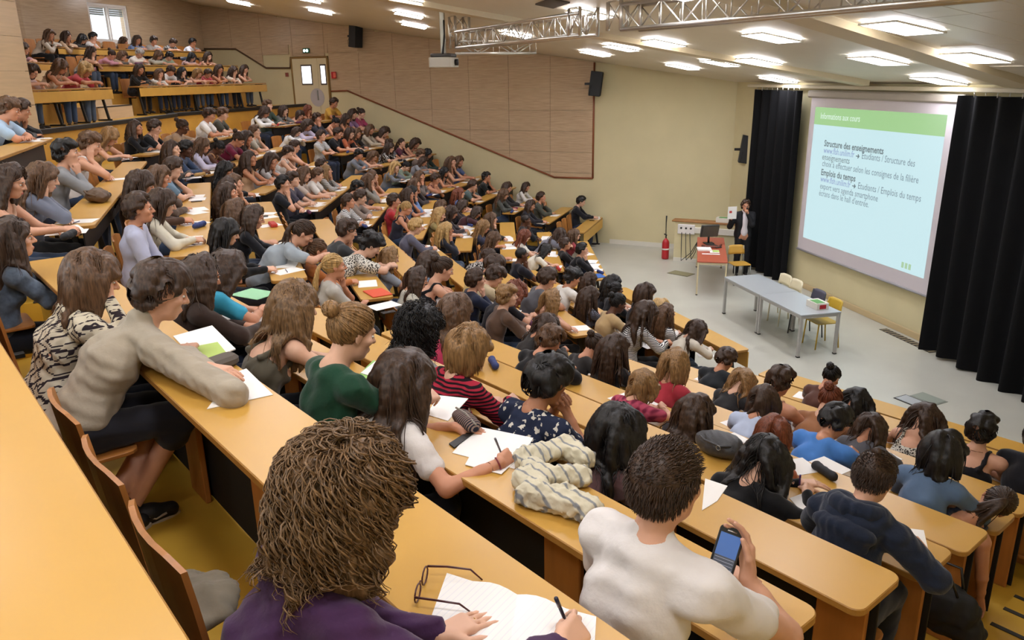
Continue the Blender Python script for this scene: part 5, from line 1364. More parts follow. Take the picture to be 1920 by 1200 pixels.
# --- white tee, long dark hair, writing
def ov(J, arm, local):
    w = local(938, 868, .025); arm(1, w, (1, -.3, -.8), (-.35, 1, -.05), (-.75, 0, -.6), (.55, .65, .75, .8), 1.0); arm(-1, local(850, 800, .02), (-1, -.1, -.9), (.75, .7, -.05), (0, 0, -1), .15)
o6, J6, loc6, R6, L6 = hero(764, 748, 8, 26, 20, 'w', True, 'd', 'L', M_WTEE, 's', 'person in a white tee with a red bracelet writing beside the striped jacket', over=ov, hk=dict(n=1100, lr=.006, length=.46, guides=80, res=.0095), skin=1, zadj=-.1)
# --- dark green shirt
hero(660, 612, 8, 8, 20, 'w', True, 'l', 'B', M_GREEN, 's', 'person in a dark green shirt with hair in a bun, foreground row', hk=dict(n=600, lr=.006), skin=2, zadj=.06)
hero(560, 605, 8, 28, 20, 'w', True, 'n', 'L', cmat('5c5648'), 't', 'person in an olive sleeveless top beside the dark green shirt', hk=dict(n=900, lr=.006, length=.38), skin=2)
# --- floral shirt, hands joined at the mouth
def ov(J, arm, local):
    for q in (1, -1): J.Wr[q] = J.head + J.HR @ np.array((q * .035, .15, -.14)); J.E[q] = np.array((q * .15, .40, .775)); J.handR[q] = (np.array((-q * .5, -.25, .85)), np.array((-q * 1.0, .0, -.2)), (.7, .8, .85, .9), .6)
o9, J9, loc9, R9, L9 = hero(1028, 700, 7, 24, 20, 'c', False, 'k', 'S', floral('232a40', 'cfcabc'), 's', 'person in a navy floral shirt with hands joined at the mouth', over=ov, hk=dict(n=700, lr=.0065, length=.055, guides=90, res=.009), skin=3)
hero(880, 660, 7, 18, 20, 'w', True, 'l', 'M', stripes('a8283c', '20141a', 190), 'l', 'person in a red and black striped jumper', hk=dict(n=700, lr=.006, length=.13), skin=2)
hero(790, 622, 7, 24, 20, 'w', True, 'k', 'C', cmat('9c9a98'), 's', 'person in a grey top with curly black hair, beside the striped jumper', hk=dict(n=900, lr=.007, curl=.015, seg=13, length=.27, volume=1.5))
# --- rows further down on the right
hero(1160, 822, 7, 26, 20, 'w', True, 'k', 'L', cmat('5a4040'), 's', 'person with wavy black hair below the striped jacket', hk=dict(n=900, lr=.0065, curl=.008, length=.40, seg=12), skin=3, zadj=-.12)
def ov(J, arm, local): arm(1, local(1512, 925, .03), (1, -.2, -.9), (-.35, 1, -.05), (-.7, 0, -.7), (.5, .65, .75, .8), 1.0); arm(-1, local(1500, 905, .02), (-1, -.2, -.9), (.7, .7, 0), (0, 0, -1), .2)
o11, J11, loc11, R11, L11 = hero(1432, 885, 6, 36, 40, 'w', True, 'k', 'L', cmat('0f0f12'), 'l', 'person in black with straight black hair writing with a purple pen', over=ov, hk=dict(n=900, lr=.006, length=.42), skin=2, zadj=-.12)
def ov(J, arm, local): arm(1, local(1722, 1035, .03), (1, -.2, -.9), (-.3, 1, -.05), (-.7, 0, -.7), (.5, .6, .7, .75), 1.0); J.extra_top = [ell(J.N + (0, -.085, -.02), (.15, .075, .085), rotx(-.5), .03), cone(J.N + (-.1, -.02, .02), J.N + (.1, -.02, .02), .06, .06, .04), cone(J.N + (-.06, -.05, .01), J.N + (.06, -.05, .01), .05, .05, .03)]
o12, J12, loc12, R12, L12 = hero(1637, 905, 6, 22, 20, 'w', False, 'd', 'T', M_NAVY, 'l', 'person in a navy hooded sweatshirt at the end of the row', over=ov, skin=0, hk=dict(n=2200, lr=.005, length=.016))
b = MB(); V, F = solid([ell((0, 0, 0), (.024, .02, .024), None, .01)], .006, (), .01); b.add(V, F.tolist(), 0, True); tk = b.obj('topknot', hair_mat('d'), o12); hb = MB(); V, F = solid([cone(J12.N + (.105 * cos(a), .08 * sin(a) - .015, .03 - .03 * sin(a)), J12.N + (.105 * cos(a + .5), .08 * sin(a + .5) - .015, .03 - .03 * sin(a + .5)), .034 - .008 * sin(a), .034 - .008 * sin(a + .5), .012) for a in np.arange(0, 6.2, .5)] + [ell(J12.N + (0, -.135, -.03), (.15, .07, .055), rotx(-.35), .02), ell(J12.N + (0, -.155, -.085), (.12, .055, .085), rotx(-.25), .02)], .0095, (), .01); hb.add(ruffle(V, .004, 1.3, 8), F.tolist(), 0, True); hb.obj('hood', M_NAVY, o12)
tk.location = J12.head + J12.HR @ np.array((0, -.05, .125))
# --- bending down to the bag in the aisle
o13, J13, loc13, R13, L13 = hero(1868, 930, 4, 30, 40, 'h', True, 'd', 'P', cmat('1e2436'), 't', 'person in a navy top bending sideways down to a black bag', roll=.75, skin=1, zadj=.1, hk=dict(n=500, lr=.007), over=lambda J, arm, local: (J.Wr.__setitem__(1, J.S[1] + (.34, .12, -.34)), J.E.__setitem__(1, J.S[1] + (.20, .04, -.18)), J.handR.__setitem__(1, (np.array((.7, .2, -.7)), np.array((0, -1.0, 0)), .4, .5))), dt=0)
SKIP |= {(658, 605), (562, 600), (790, 620), (880, 655)}
# ---------------------------------------------------------------- things on and around the near desks
Z9, Z8, Z7, Z6 = (row_z(0, m) for m in (9, 8, 7, 6)); RZ0 = rot_of(0)
def dpx(x, y, z): return hit_z(x, y, z)
def quad_sheet(name, pts, z, m, label, cat='paper', th=.003, lines=None):
    P = [dpx(x, y, z) for x, y in pts]; b = MB(); c = sum(P) / len(P); Q = [p - c for p in P]; A = sum(np.cross(Q[i], Q[(i + 1) % len(Q)])[2] for i in range(len(Q)))
    if A < 0: Q = Q[::-1]
    b.prism([(q[0], q[1]) for q in Q], .0006, th); o = b.obj(name, m, None, Matrix.Translation(c)); tag(o, label, cat); return o
def ruled(nt, b):
    N, L = nt.nodes, nt.links; tc = N.new('ShaderNodeTexCoord'); w = N.new('ShaderNodeTexWave'); w.bands_direction = 'DIAGONAL'; w.inputs['Scale'].default_value = 28; L.new(tc.outputs['Object'], w.inputs['Vector']); r = N.new('ShaderNodeValToRGB'); r.color_ramp.elements[0].color = (*lin('e2e1e4'), 1); r.color_ramp.elements[1].color = (*lin('efece8'), 1); r.color_ramp.elements[1].position = .12; L.new(w.outputs[0], r.inputs[0]); L.new(r.outputs[0], b.inputs['Base Color'])
M_RULED = mat('ruled_paper', 'efece8', .75, build=ruled)
# open notebook under the purple writer's hands
nb = empty('notebook', dpx(955, 1150, Z9)); tag(nb, 'open ruled notebook under the hands of the purple sweater', 'notebook'); c0 = np.array(nb.location)
for nm, pts in (('left_page', [(838, 1076), (970, 1118), (960, 1240), (790, 1210)]), ('right_page', [(970, 1118), (1118, 1158), (1110, 1290), (940, 1270)])):
    P = [dpx(x, y, Z9) - c0 for x, y in pts]; n = 8; b = MB(); V = []
    for j in range(2):
        for i in range(n + 1):
            f = i / n
            for g in (0, .5, 1):
                q = (P[0] * (1 - f) + P[1] * f) * (1 - g) + (P[3] * (1 - f) + P[2] * f) * g; bump = .014 * sin(pi * min(1, (f if nm == 'right_page' else 1 - f) * 1.6 + .05)) * (1 if j else 0) + .001
                V.append(q + (0, 0, bump + .002 * j))
    m3 = 3 * (n + 1); F = []
    for i in range(n):
        for g in range(2): a = i * 3 + g; F.append((m3 + a, m3 + a + 1, m3 + a + 4, m3 + a + 3)[::-1]); F.append((a, a + 1, a + 4, a + 3))
    b.add(V, F, 0, True); b.obj(nm, M_RULED, nb)
# pens held in hands
def held_pen(o, J, label, m, q=1, L=.15):
    tips, tt = J.tips[q]; g = (tips[0] + tt) / 2; d, n, cu, th = J.handR[q]; tip = g + norm(np.array((-.1, .35, -.8))) * .035; ax_ = norm(np.array((.22, -.45, .85)))
    b = MB(); b.tube([tip, tip + ax_ * .012, tip + ax_ * L], [.001, .0042, .0045], 8); b.tube([tip + ax_ * (L - .04), tip + ax_ * (L + .004)], .0052, 8)
    b.v = [tuple(o.matrix_world @ Vector(v)) for v in b.v]; tag(b.obj('pen', m), label, 'pen'); 
bpy.context.view_layer.update()
held_pen(o1, J1, 'dark blue pen in the right hand of the purple sweater', mat('pen_navy', '1c2038', .3)); held_pen(o6, J6, 'slim grey pen held by the white tee', mat('pen_grey', '6a6a70', .3)); held_pen(o11, J11, 'purple pen held by the black-clad writer', mat('pen_purple', '4a2a7a', .3)); held_pen(o12, J12, 'yellow pencil held by the navy hoodie', mat('pencil_yellow', 'c9a24a', .4))
# spectacles lying on the desk
sgl = empty('spectacles', dpx(790, 1095, Z9 + .022), RZ0 - .35); tag(sgl, 'dark red spectacles lying open beside the notebook', 'glasses'); glasses_shape(sgl, m=mat('frame_red', '4a1a1c', .3)); sgl.rotation_euler = (0, 0, RZ0 + 2.3)
# phone
pc = dpx(1362, 1034, Z8 + .20); ph = empty('smartphone', pc, RZ0); tag(ph, 'dark smartphone with a lit blue screen held up in the hand', 'phone')
vd = norm(np.array((0, 0, EYE)) - pc); right = norm(np.cross((0, 0, 1.0), vd)); upv = np.cross(vd, right); tl = .16; right2 = right * cos(tl) + upv * sin(tl) * -1; right2 = norm(right * cos(.22) - upv * sin(.22)); up2 = np.cross(vd, right2)
Mx = np.eye(4); Mx[:3, 0], Mx[:3, 1], Mx[:3, 2], Mx[:3, 3] = right2, up2, vd, pc; ph.matrix_world = Matrix(Mx.tolist()); ps = 1.05
b = MB(); b.prism(rrect(-.036 * ps, -.07 * ps, .036 * ps, .07 * ps, .012), -.009, 0, 0, .002); b.obj('case', mat('phone_black', '141618', .3), ph)
b = MB(); b.box((0, .018, .0008), (.062, .068, .001)); b.obj('screen_top', mat('phone_blue', '3c5c94', .2, emit=.42), ph); b = MB(); b.box((0, -.036, .0008), (.062, .040, .001)); b.obj('keyboard_area', mat('phone_slate', '4a505c', .2, emit=.2), ph)
for k in range(4): b = MB(); b.box((0, -.022 - .0095 * k, .0016), (.056, .0012, .0006)); b.obj('key_row', mat('phone_key', '8a90a0', .3, emit=.4), ph)
b = MB(); b.tube([(-.014, .061, .001), (.014, .061, .001)], .002, 6); b.obj('earpiece', M_ALU, ph)
# sheets seen on the near desks
quad_sheet('paper_sheet', [(325, 632), (398, 612), (442, 656), (372, 682)], Z9, M_PAPER, 'white printed booklet pages behind the folded arms', th=.006)
quad_sheet('leaflet', [(368, 650), (408, 642), (426, 664), (386, 676)], Z9 + .006, M_PGRN, 'green and yellow leaflet on the booklet before the grey shirt')
quad_sheet('paper_sheet', [(388, 768), (440, 700), (462, 692), (512, 741)], Z9, M_PAPER, 'large white sheet under the elbow of the grey shirt')
b = MB(); b.prism(rrect(-.05, -.09, .05, .09, .045, 6), 0, .05, 0, .015); tag(b.obj('pencil_case', mat('case_grey', '5a524a', .8), None, xf(dpx(412, 690, Z9), RZ0 + .3)), 'grey oval pencil case beside the folded arms', 'pencil case')
quad_sheet('paper_sheet', [(848, 850), (892, 800), (1000, 822), (965, 880)], Z8, M_PAPER, 'white sheet under the hand of the white tee'); quad_sheet('paper_sheet', [(872, 872), (905, 812), (985, 848), (940, 890)], Z8 + .003, M_PAPER, 'second white sheet fanned on the first')
quad_sheet('phone_flat', [(842, 834), (882, 808), (892, 812), (852, 842)], Z8, M_BLACK, 'black phone lying beside the patterned pouch', 'phone', .008)
pc2 = dpx(874, 800, Z8); r = empty('patterned_pouch', pc2, RZ0 - .2); tag(r, 'dark patterned zip pouch on the desk', 'pouch')
b = MB(); V, F = solid([ell((0, 0, .03), (.115, .05, .036), None, .01)], .008, (), .01); V = ruffle(V, .003, 1.5); b.add(V, F.tolist(), 0, True); b.obj('pouch_body', stripes('23222e', '8a7468', 300, .5, 0), r)
b = MB(); b.tube([(-.11, 0, .055), (0, 0, .068), (.11, 0, .055)], .005, 6); b.obj('zip', mat('zip', '8a8478', .4), r)
quad_sheet('paper_sheet', [(822, 742), (878, 748), (840, 790), (800, 778)], Z8 - .0, M_PAPER, 'white sheet behind the patterned pouch'); quad_sheet('paper_sheet', [(1316, 958), (1322, 898), (1364, 912), (1345, 940)], Z7, M_PAPER, 'white sheet right of the white t-shirt')
quad_sheet('paper_sheet', [(1284, 1036), (1330, 1052), (1430, 1095), (1418, 1100), (1296, 1060)], Z8, M_RULED, 'ruled sheet on the desk behind the phone'); quad_sheet('paper_sheet', [(1490, 875), (1545, 856), (1597, 882), (1540, 905)], Z6 - .36, M_PAPER, 'white sheet with a hair elastic on its corner')
b = MB(); b.tube([(.035 * cos(a), .02 * sin(a), .004) for a in np.linspace(0, 2 * pi, 17)], .003, 5); tag(b.obj('hair_elastic', M_BLACK, None, xf(dpx(1577, 898, Z6 - .355))), 'black hair elastic on the white sheet', 'elastic')
quad_sheet('paper_sheet', [(1692, 990), (1732, 995), (1748, 1066), (1722, 1064)], Z6, M_PAPER, 'white sheet under the hand of the navy hoodie'); quad_sheet('paper_sheet', [(1480, 935), (1520, 920), (1535, 945), (1505, 962)], Z6, M_PAPER, 'white sheet under the purple pen')
quad_sheet('folder', [(672, 704), (700, 676), (734, 688), (690, 712)], Z8, mat('folder_green', '8cc060', .5), 'bright green folder before the dark green shirt', 'folder'); quad_sheet('paper_sheet', [(676, 700), (704, 678), (726, 684), (690, 704)], Z8 + .004, M_PAPER, 'white sheet on the bright green folder')
# sunglasses near the hoodie
r = empty('sunglasses', dpx(1690, 945, Z6 - .36 + .02), RZ0 + .9); tag(r, 'dark sunglasses on the desk end right of the hoodie', 'glasses'); glasses_shape(r, m=mat('sun_black', '1c1414', .2))
for q in (-1, 1): b = MB(); b.prism([(q * .034 + .026 * cos(a), .019 * sin(a)) for a in np.linspace(0, 2 * pi, 13)[:-1]], 0, .002); b.v = [(p[0], p[2], p[1]) for p in b.v]; b.obj('lens', mat('sun_lens', '20141a', .1), r)
# folded striped jacket lying on the desk end
def cloth_stripe(nt, b):
    N, L = nt.nodes, nt.links; tc = N.new('ShaderNodeTexCoord'); w = N.new('ShaderNodeTexWave'); w.bands_direction = 'Y'; w.inputs['Scale'].default_value = 7.0; w.inputs['Distortion'].default_value = 1.2; w.inputs['Detail'].default_value = 1; L.new(tc.outputs['Object'], w.inputs['Vector']); r = N.new('ShaderNodeValToRGB'); r.color_ramp.elements[0].color = (*lin('85878a'), 1); r.color_ramp.elements[1].color = (*lin('cdc5ac'), 1); r.color_ramp.elements[0].position = .03; r.color_ramp.elements[1].position = .14; L.new(w.outputs[0], r.inputs[0]); L.new(r.outputs[0], b.inputs['Base Color'])
jc = dpx(1040, 908, Z8); r = empty('striped_jacket', jc, RZ0); tag(r, 'crumpled cream jacket with grey stripes on the desk', 'jacket')
Jl = lambda x, y, h: rotz(RZ0).T @ (hit_z(x, y, Z8 + h) - jc) + (0, 0, 0)
pr = []
for a, b_, ra_, rb_ in (((985, 860), (1060, 838), .05, .045), ((1060, 838), (1100, 862), .045, .04), ((985, 900), (1090, 892), .052, .045), ((990, 925), (1100, 955), .05, .05), ((1000, 880), (1010, 930), .05, .05), ((1060, 930), (1105, 960), .05, .045)):
    A, B = Jl(*a, .045), Jl(*b_, .04); pr.append(cone(A, B, ra_, rb_, .025))
V, F = solid(pr, .0085, (), .02); V = ruffle(V, .0075, 1.9, 4); V = ruffle(V, .004, 4.0, 9); V[:, 2] = np.maximum(V[:, 2], .004); b = MB(); b.add(V, F.tolist(), 0, True); b.obj('jacket_body', mat('jacket_cloth', 'cdc5ac', .9, build=cloth_stripe), r)
# black handbag on the desk behind the dark curls
bc = dpx(1345, 850, Z6 - .0); r = empty('handbag', bc, RZ0); tag(r, 'dark grey leather handbag with a strap on the desk', 'bag')
M_LEATH = mat('leather_dark', '3a3a3c', .5, bump=.2, bscale=120); V, F = solid([ell((0, 0, .06), (.16, .10, .07), None, .02), ell((.04, .02, .09), (.11, .07, .05), None, .03)], .009, (), .01); V = ruffle(V, .006, 1.4, 2); V[:, 2] = np.maximum(V[:, 2], .003); b = MB(); b.add(V, F.tolist(), 0, True); b.obj('bag_body', M_LEATH, r)
b = MB(); b.tube([(-.1, -.05, .1), (-.02, -.11, .12), (.08, -.1, .11), (.12, -.04, .1)], .007, 6); b.obj('strap', M_LEATH, r); b = MB(); b.tube([(.075 + .015 * cos(a), -.105, .1 + .015 * sin(a)) for a in np.linspace(0, 2 * pi, 13)], .003, 5); b.obj('ring', M_STEEL, r)
# bracelets, ring
b = MB(); 
def bangle(o, J, q, m, nm, f=.96, r=.028):
    p = J.E[q] * (1 - f) + J.Wr[q] * f; d = norm(J.Wr[q] - J.E[q]); u = norm(np.cross(d, (0, 0, 1.0))); v = np.cross(d, u); b = MB(); b.tube([p + r * (cos(a) * u + sin(a) * v) for a in np.linspace(0, 2 * pi, 15)], .0035, 6); b.obj(nm, m, o)
bangle(o6, J6, 1, mat('bracelet_red', '7a2430', .4), 'bracelet'); bangle(o2, J2, 1, M_BLACK, 'wristband', .98, .03)
tp = J1.tips[-1][0][2]; b = MB(); w_ = J1.Wr[-1]; d_ = norm(tp - w_); rp_ = w_ + (tp - w_) * .62; u = norm(np.cross(d_, (0, 0, 1.0))); v = np.cross(d_, u); b.tube([rp_ + .0112 * (cos(a) * u + sin(a) * v) for a in np.linspace(0, 2 * pi, 13)], .0018, 6); b.obj('ring', mat('gold', 'd8b25a', .25, metal=1), o1)
# shoes of the grey shirt
M_SHOE = mat('shoe_black', '1c1a18', .6); M_SOLE = mat('sole_cream', 'c9bda8', .6)
for q in (-1, 1):
    a = J2.ank[q]; b = MB(); V, F = solid([cone(a + (0, -.04, -.035), a + (0, .06, -.045), .045, .043, .03), cone(a + (0, .05, -.05), a + (0, .15, -.058), .042, .036, .03), cone(a + (0, -.03, -.03), a + (0, -.02, .03), .044, .046, .02)], .008, (), .01); b.add(V, F.tolist(), 0, True); so = b.obj('shoe', M_SHOE, o2)
    b = MB(); b.prism([(a[0] + x_, a[1] + y_) for x_, y_ in [(.04 * cos(t) * (1 if sin(t) > 0 else .9), .055 + .135 * sin(t)) for t in np.linspace(0, 2 * pi, 21)[:-1]]], a[2] - .10, a[2] - .078, 0, .003); b.obj('sole', M_SOLE, so); b = MB(); b.tube([a + (.045, .02, -.03), a + (.044, .07, -.06), a + (.042, .12, -.05)], .006, 5); b.obj('stripe', M_SOLE, so)
# jacket hanging on the empty seat and black bag in the near aisle
bg = dpx(1760, 1160, zfl(0, 6) + .05); r = empty('tote_bag', (bg[0], bg[1], zfl(0, 6)), RZ0 + .1); tag(r, 'open black tote bag standing in the near aisle', 'bag')
V, F = solid([ell((0, 0, .14), (.20, .10, .15), None, .02), cone((-.15, 0, .05), (.15, 0, .05), .08, .08, .03)], .012, (), .01); V = ruffle(V, .008, 1.1, 3); V[:, 2] = np.maximum(V[:, 2], .003); b = MB(); b.add(V, F.tolist(), 0, True); b.obj('bag_body', mat('bag_black', '101012', .7), r)
for y_ in (-.05, .05): b = MB(); b.tube([(-.08, y_, .26), (-.05, y_ * 1.6, .36), (.05, y_ * 1.6, .36), (.08, y_, .26)], .008, 6); b.obj('handle', M_BLACK, r)
FORCE = {(1455, 812): 5, (1592, 800): 4, (1640, 800): 3, (1306, 770): 5, (1752, 842): 4, (1872, 815): 2, (1918, 812): 2}
secs = None
for ln in CROWD.strip().splitlines():
    if ln[0] == '#': secs = [int(q) for q in ln[1:]]; continue
    f = ln.split(); x, y = float(f[0]), float(f[1])
    if (int(x), int(y)) in SKIP: continue
    fm = FORCE.get((int(x), int(y)))
    cd = [(q, m, row_D(q, m), row_z(q, m)) for q in secs for m in range({0: 10, 1: 11, 2: 10, 3: 10}[q]) if fm is None or m == fm]
    add_person(x, y, f[2], f[3], f[4], f[5], f[6], cd, pat=PATOF.get((int(x), int(y))))
for ln in UPPER.strip().splitlines():
    f = ln.split(); k = int(f[0]); x, y = float(f[1]), float(f[2]); s = 2 if x < 200 else 3
    if s == 3 and k and x < 240: s = 2
    add_person(x, y, f[3], f[4], f[5], f[6], f[7], [(s, 20 + k, UD(k), UZ[k])], .70, upper=k, pat=PATOF.get((int(x), int(y))))
# order within each row, labels, seats and sheets of paper
M_STEELB = M_BLACK
sp, sf = curved_panel(.42, .46, .015, .03, .05, 7, 5, y0=-.145, z0=.42)
bk = MB(); bk.add(sp, sf, 0, True); bk_me = bk.mesh('backrest', M_PLY, False)
pn = MB(); pn.prism(rrect(-.2, -.19, .2, .19, .05, 3), .43, .448, 0, .003); pn_me = pn.mesh('seat_pan', M_PLY)
br = MB(); br.bbox((0, -.15, .22), (.05, .04, .44), .004); br.bbox((0, -.06, .415), (.05, .2, .03), .004); br_me = br.mesh('bracket', M_BLACK)
sh = MB(); sh.box((0, 0, .0012), (.21, .297, .0016)); sh_me = sh.mesh('paper_sheet', M_PAPER)
M_PPINK = mat('folder_red', 'c23a34', .5); M_PENB = mat('pen_blue', '2a2a5a', .3)
pe = MB(); pe.tube([(-.07, 0, .005), (.06, 0, .005), (.07, 0, .005)], [.004, .004, .001], 6); pe_me = pe.mesh('pen', M_PENB)
PCM = {}; bb = MB(); bb.prism(rrect(-.035, -.07, .035, .07, .01), 0, .008, 0, .002); phm = bb.mesh('smartphone', mat('phone_flat_black', '17181c', .25))
rowsP = {}
for p in PEOPLE: rowsP.setdefault((p['s'], p['m']), []).append(p)
nseat = 0
for L in rowsP.values():                       # neighbours keep elbow room
    L.sort(key=lambda p: p['t'])
    for _ in range(6):
        for a, b in zip(L[:-1], L[1:]):
            g = .40 - (b['t'] - a['t'])
            if g > 0:
                for p, q in ((a, -1), (b, 1)):
                    if p['kind'] == 'z': continue
                    k = g / 2 if 'z' not in (a['kind'], b['kind']) else g
                    et = axes(p['s'])[1]; p['t'] += q * k; p['o'].location.x += et[0] * q * k; p['o'].location.y += et[1] * q * k
for (s, m), L in sorted(rowsP.items()):
    L.sort(key=lambda p: p['t']); up = L[0]['upper'] is not None
    blk = ('left half of raised block' if s == 2 else 'right half of raised block') if up else BLOCK[s] + ' block'
    rw = ('front', 'middle', 'top')[L[0]['upper']] if up else ORD[m]
    blk2 = blk.replace(' half of raised block', ' raised block')
    for i, p in enumerate(L):
        pos = ORD[i] + ' from near end'
        p['pos'] = '%s row, %s, %s from near end' % (rw, blk2, ORD[i])
        if 'label' not in p['o']:
            pt = {'bw': 'striped', 'wb': 'striped', 'nv': 'striped', 'gr': 'striped', 'rd': 'striped', 'dt': 'patterned', 'fl': 'floral', 'pl': 'plaid', 'ck': 'patterned'}.get(p['pat'])
            tag(p['o'], 'person in %s %s, %s, %s' % (pt or cname(p['col']), SLV[p['slv']], PZ[p['kind']], p['pos']), 'person')
        tag(p['o'], None, 'person', 'students seated in the tiers')
    # seats: one per person, empty ones in the gaps
    D = L[0]['D']; zf = L[0]['z'] - L[0]['fh']
    if up: t0, t1 = [(a, b) for ss, k, a, b in UP if ss == s and k == L[0]['upper']][0]
    else: t0, t1 = DESKS[(s, m)]
    occ = [p['t'] for p in L]; spots = [(t, True) for t in occ]
    t = t0 + .3
    while t < t1 - .2:
        if all(abs(t - q) > .44 for q in occ): spots.append((t, False)); t += .52
        else: t += .1
    spots.sort()
    for i, (t, full) in enumerate(spots):
        if t < t0 - .35: continue
        r = empty('folding_seat', (*plan(s, t, D + HIPO), zf), rot_of(s)); nseat += 1
        tag(r, '%s plywood seat, %s row of %s, %s from near end' % ('occupied orange' if full else 'empty orange', rw, blk, ORD[i]), 'seat', 'orange plywood folding seats')
        link('backrest', bk_me, r, None if full else Matrix.Translation((0, .07, .04)))
        if full: link('seat_pan', pn_me, r)
        else: link('seat_pan', pn_me, r, Matrix.Translation((0, -.13, .33)) @ Matrix.Rotation(radians(78), 4, 'X') @ Matrix.Translation((0, 0, -.30)))
        link('bracket', br_me, r)
    for p in L:
        rs = p['rs']
        if p['kind'] == 'z': continue
        if p['kind'] in 'wd' or rs.random() < .9:
            q = plan(s, p['t'] + rs.uniform(-.05, .08), D - DEPTH * .52); o = link('paper_sheet', sh_me, None, xf((*q, p['z'] + .0005), rot_of(s) + rs.uniform(-.5, .5) + (1.57 if rs.random() < .35 else 0)))
            tag(o, 'white sheet on desk, %s' % p['pos'], 'paper', 'sheets of paper on the desks')
            if rs.random() < .55:
                q = plan(s, p['t'] + .27, D - DEPTH * rs.uniform(.4, .6)); o = link('paper_sheet', sh_me, None, xf((*q, p['z'] + .0005), rot_of(s) + rs.uniform(-.4, .4) + 1.57)); tag(o, 'second white sheet set aside, %s' % p['pos'], 'paper', 'sheets of paper on the desks')
            if rs.random() < .5:
                q = plan(s, p['t'] + rs.uniform(-.1, .1), D - DEPTH * .5); o = link('pen', pe_me, None, xf((*q, p['z'] + .003), rs.uniform(0, 6))); tag(o, 'dark pen lying on desk, %s' % p['pos'], 'pen', 'pens on the desks')
        k = rs.random()
        if k < .17:
            cn_, cc_ = rs.choice((('red', 'b02c30'), ('black', '1c1c20'), ('blue', '2c3c74'), ('grey', '7a7670'), ('tan', 'b08a50'), ('purple', '5a2848')))
            if cn_ not in PCM:
                V, F = solid([cone((-.085, 0, .03), (.085, 0, .03), .031, .028, .01)], .011, (), .01); V[:, 2] = np.maximum(V[:, 2], .001); V = ruffle(V, .0025, 1.6); bb = MB(); bb.add(V, F.tolist(), 0, True); PCM[cn_] = bb.mesh('pencil_case', mat('case_' + cn_, cc_, .7))
            q = plan(s, p['t'] - .24, D - DEPTH * .7); o = link('pencil_case', PCM[cn_], None, xf((*q, p['z'] + .001), rot_of(s) + rs.uniform(-.6, .6))); tag(o, '%s pencil case on desk, %s' % (cn_, p['pos']), 'pencil case', 'pencil cases on the desks')
        elif k < .27:
            q = plan(s, p['t'] - .25, D - DEPTH * .5); o = link('smartphone', phm, None, xf((*q, p['z'] + .0005), rs.uniform(0, 3))); tag(o, 'dark phone lying flat, %s' % p['pos'], 'phone', 'phones lying on the desks')
print('people', len(PEOPLE), 'seats', nseat)
# ================================================================ lecturer standing by the curtain
fp = hit_z(1408, 513, 0); fp[1] = max(fp[1], FRONT + .75)
J = make_pose(0, 0, 'h', 0, False); J.lam = 0; J.H = np.array((0, 0, .94)); J.N = np.array((0, .0, 1.45)); J.C = np.array((0, .005, 1.24)); J.head = J.N + (0, .05, .165); J.HR = rotz(-.1) @ rotx(-.12)
J.S = {q: J.N + (q * .185, -.005, -.055) for q in (-1, 1)}; J.knee = {q: np.array((q * .1, .02, .50)) for q in (-1, 1)}; J.ank = {q: np.array((q * .11, -.01, .08)) for q in (-1, 1)}
J.Wr = {-1: J.head + (-.02, .15, -.17), 1: J.S[1] + (.16, .22, -.06)}; J.E = {q: ik(J.S[q], J.Wr[q], .29, .26, (q * .5, .1, -1))[0] for q in (-1, 1)}
J.handR = {-1: (np.array((.35, .1, .9)), np.array((.3, -1.0, 0)), .9, .8), 1: (np.array((.2, .3, .9)), np.array((-.6, -.5, .1)), .7, .7)}
vdir = -fp[:2] / np.linalg.norm(fp[:2]); rzl = atan2(vdir[1], vdir[0]) - pi / 2 + .25
o = link('person', body_mesh(J, .016, .008, .006)); o.location = (fp[0], fp[1], 0); o.rotation_euler = (0, 0, rzl); set_mat(o, SKIN[1]); tag(o, 'person in a black suit and white shirt speaking into a microphone', 'person')
c = link('shirt', cloth_mesh('shirt', [ell(J.C + (0, .035, .0), (.085, .10, .22), None, .02), cone(J.N + (0, -.01, -.01), J.N + (0, .0, .04), .064, .06, .02), ell(J.H + (0, .05, .08), (.09, .09, .12), None, .05)], .012, .002), o); set_mat(c, mat('shirt_white', 'e4dee2', .8))
jk = []
for q in (-1, 1):
    jk += [ell(J.C + (q * .10, -.005, -.01), (.10, .125, .24), None, .03), ell(J.H + (q * .11, -.02, .02), (.095, .13, .16), None, .05), cone(J.S[q], J.E[q], .072, .06, .03), cone(J.E[q], J.E[q] * .1 + J.Wr[q] * .9, .06, .042, .03), cone(J.N + (q * .06, -.02, -.015), J.S[q], .056, .06, .04)]
jk += [ell(J.C + (0, -.05, 0), (.16, .09, .26), None, .04), ell(J.H + (0, -.06, .05), (.16, .09, .2), None, .04)]
c = link('jacket', cloth_mesh('jacket', jk, .013, .003), o); set_mat(c, mat('suit_black', '131318', .8))
tr_ = []
for q in (-1, 1): tr_ += [cone(J.H + (q * .09, 0, 0), J.knee[q], .10, .075, .04), cone(J.knee[q], J.ank[q] + (0, 0, -.02), .075, .062, .03)]
c = link('trousers', cloth_mesh('trousers', tr_, .016, .004), o); set_mat(c, mat('suit_trousers', '121216', .85))
b = hair_mesh('S', 0, 9, 260, .007, guides=70, length=.03, res=.009, volume=.6, lam=0).obj('hair', hair_mat('d'), o); b.location = J.head
b = MB(); V, F = solid([ell(J.head + J.HR @ np.array((0, .05, -.085)), (.052, .052, .04), J.HR, .02), cone(J.head + J.HR @ np.array((-.02, .1, -.05)), J.head + J.HR @ np.array((.02, .1, -.05)), .006, .006, .01)], .008, (), .01); b.add(V, F.tolist(), 0, True); b.obj('beard', hair_mat('d'), o)
bpy.context.view_layer.update()
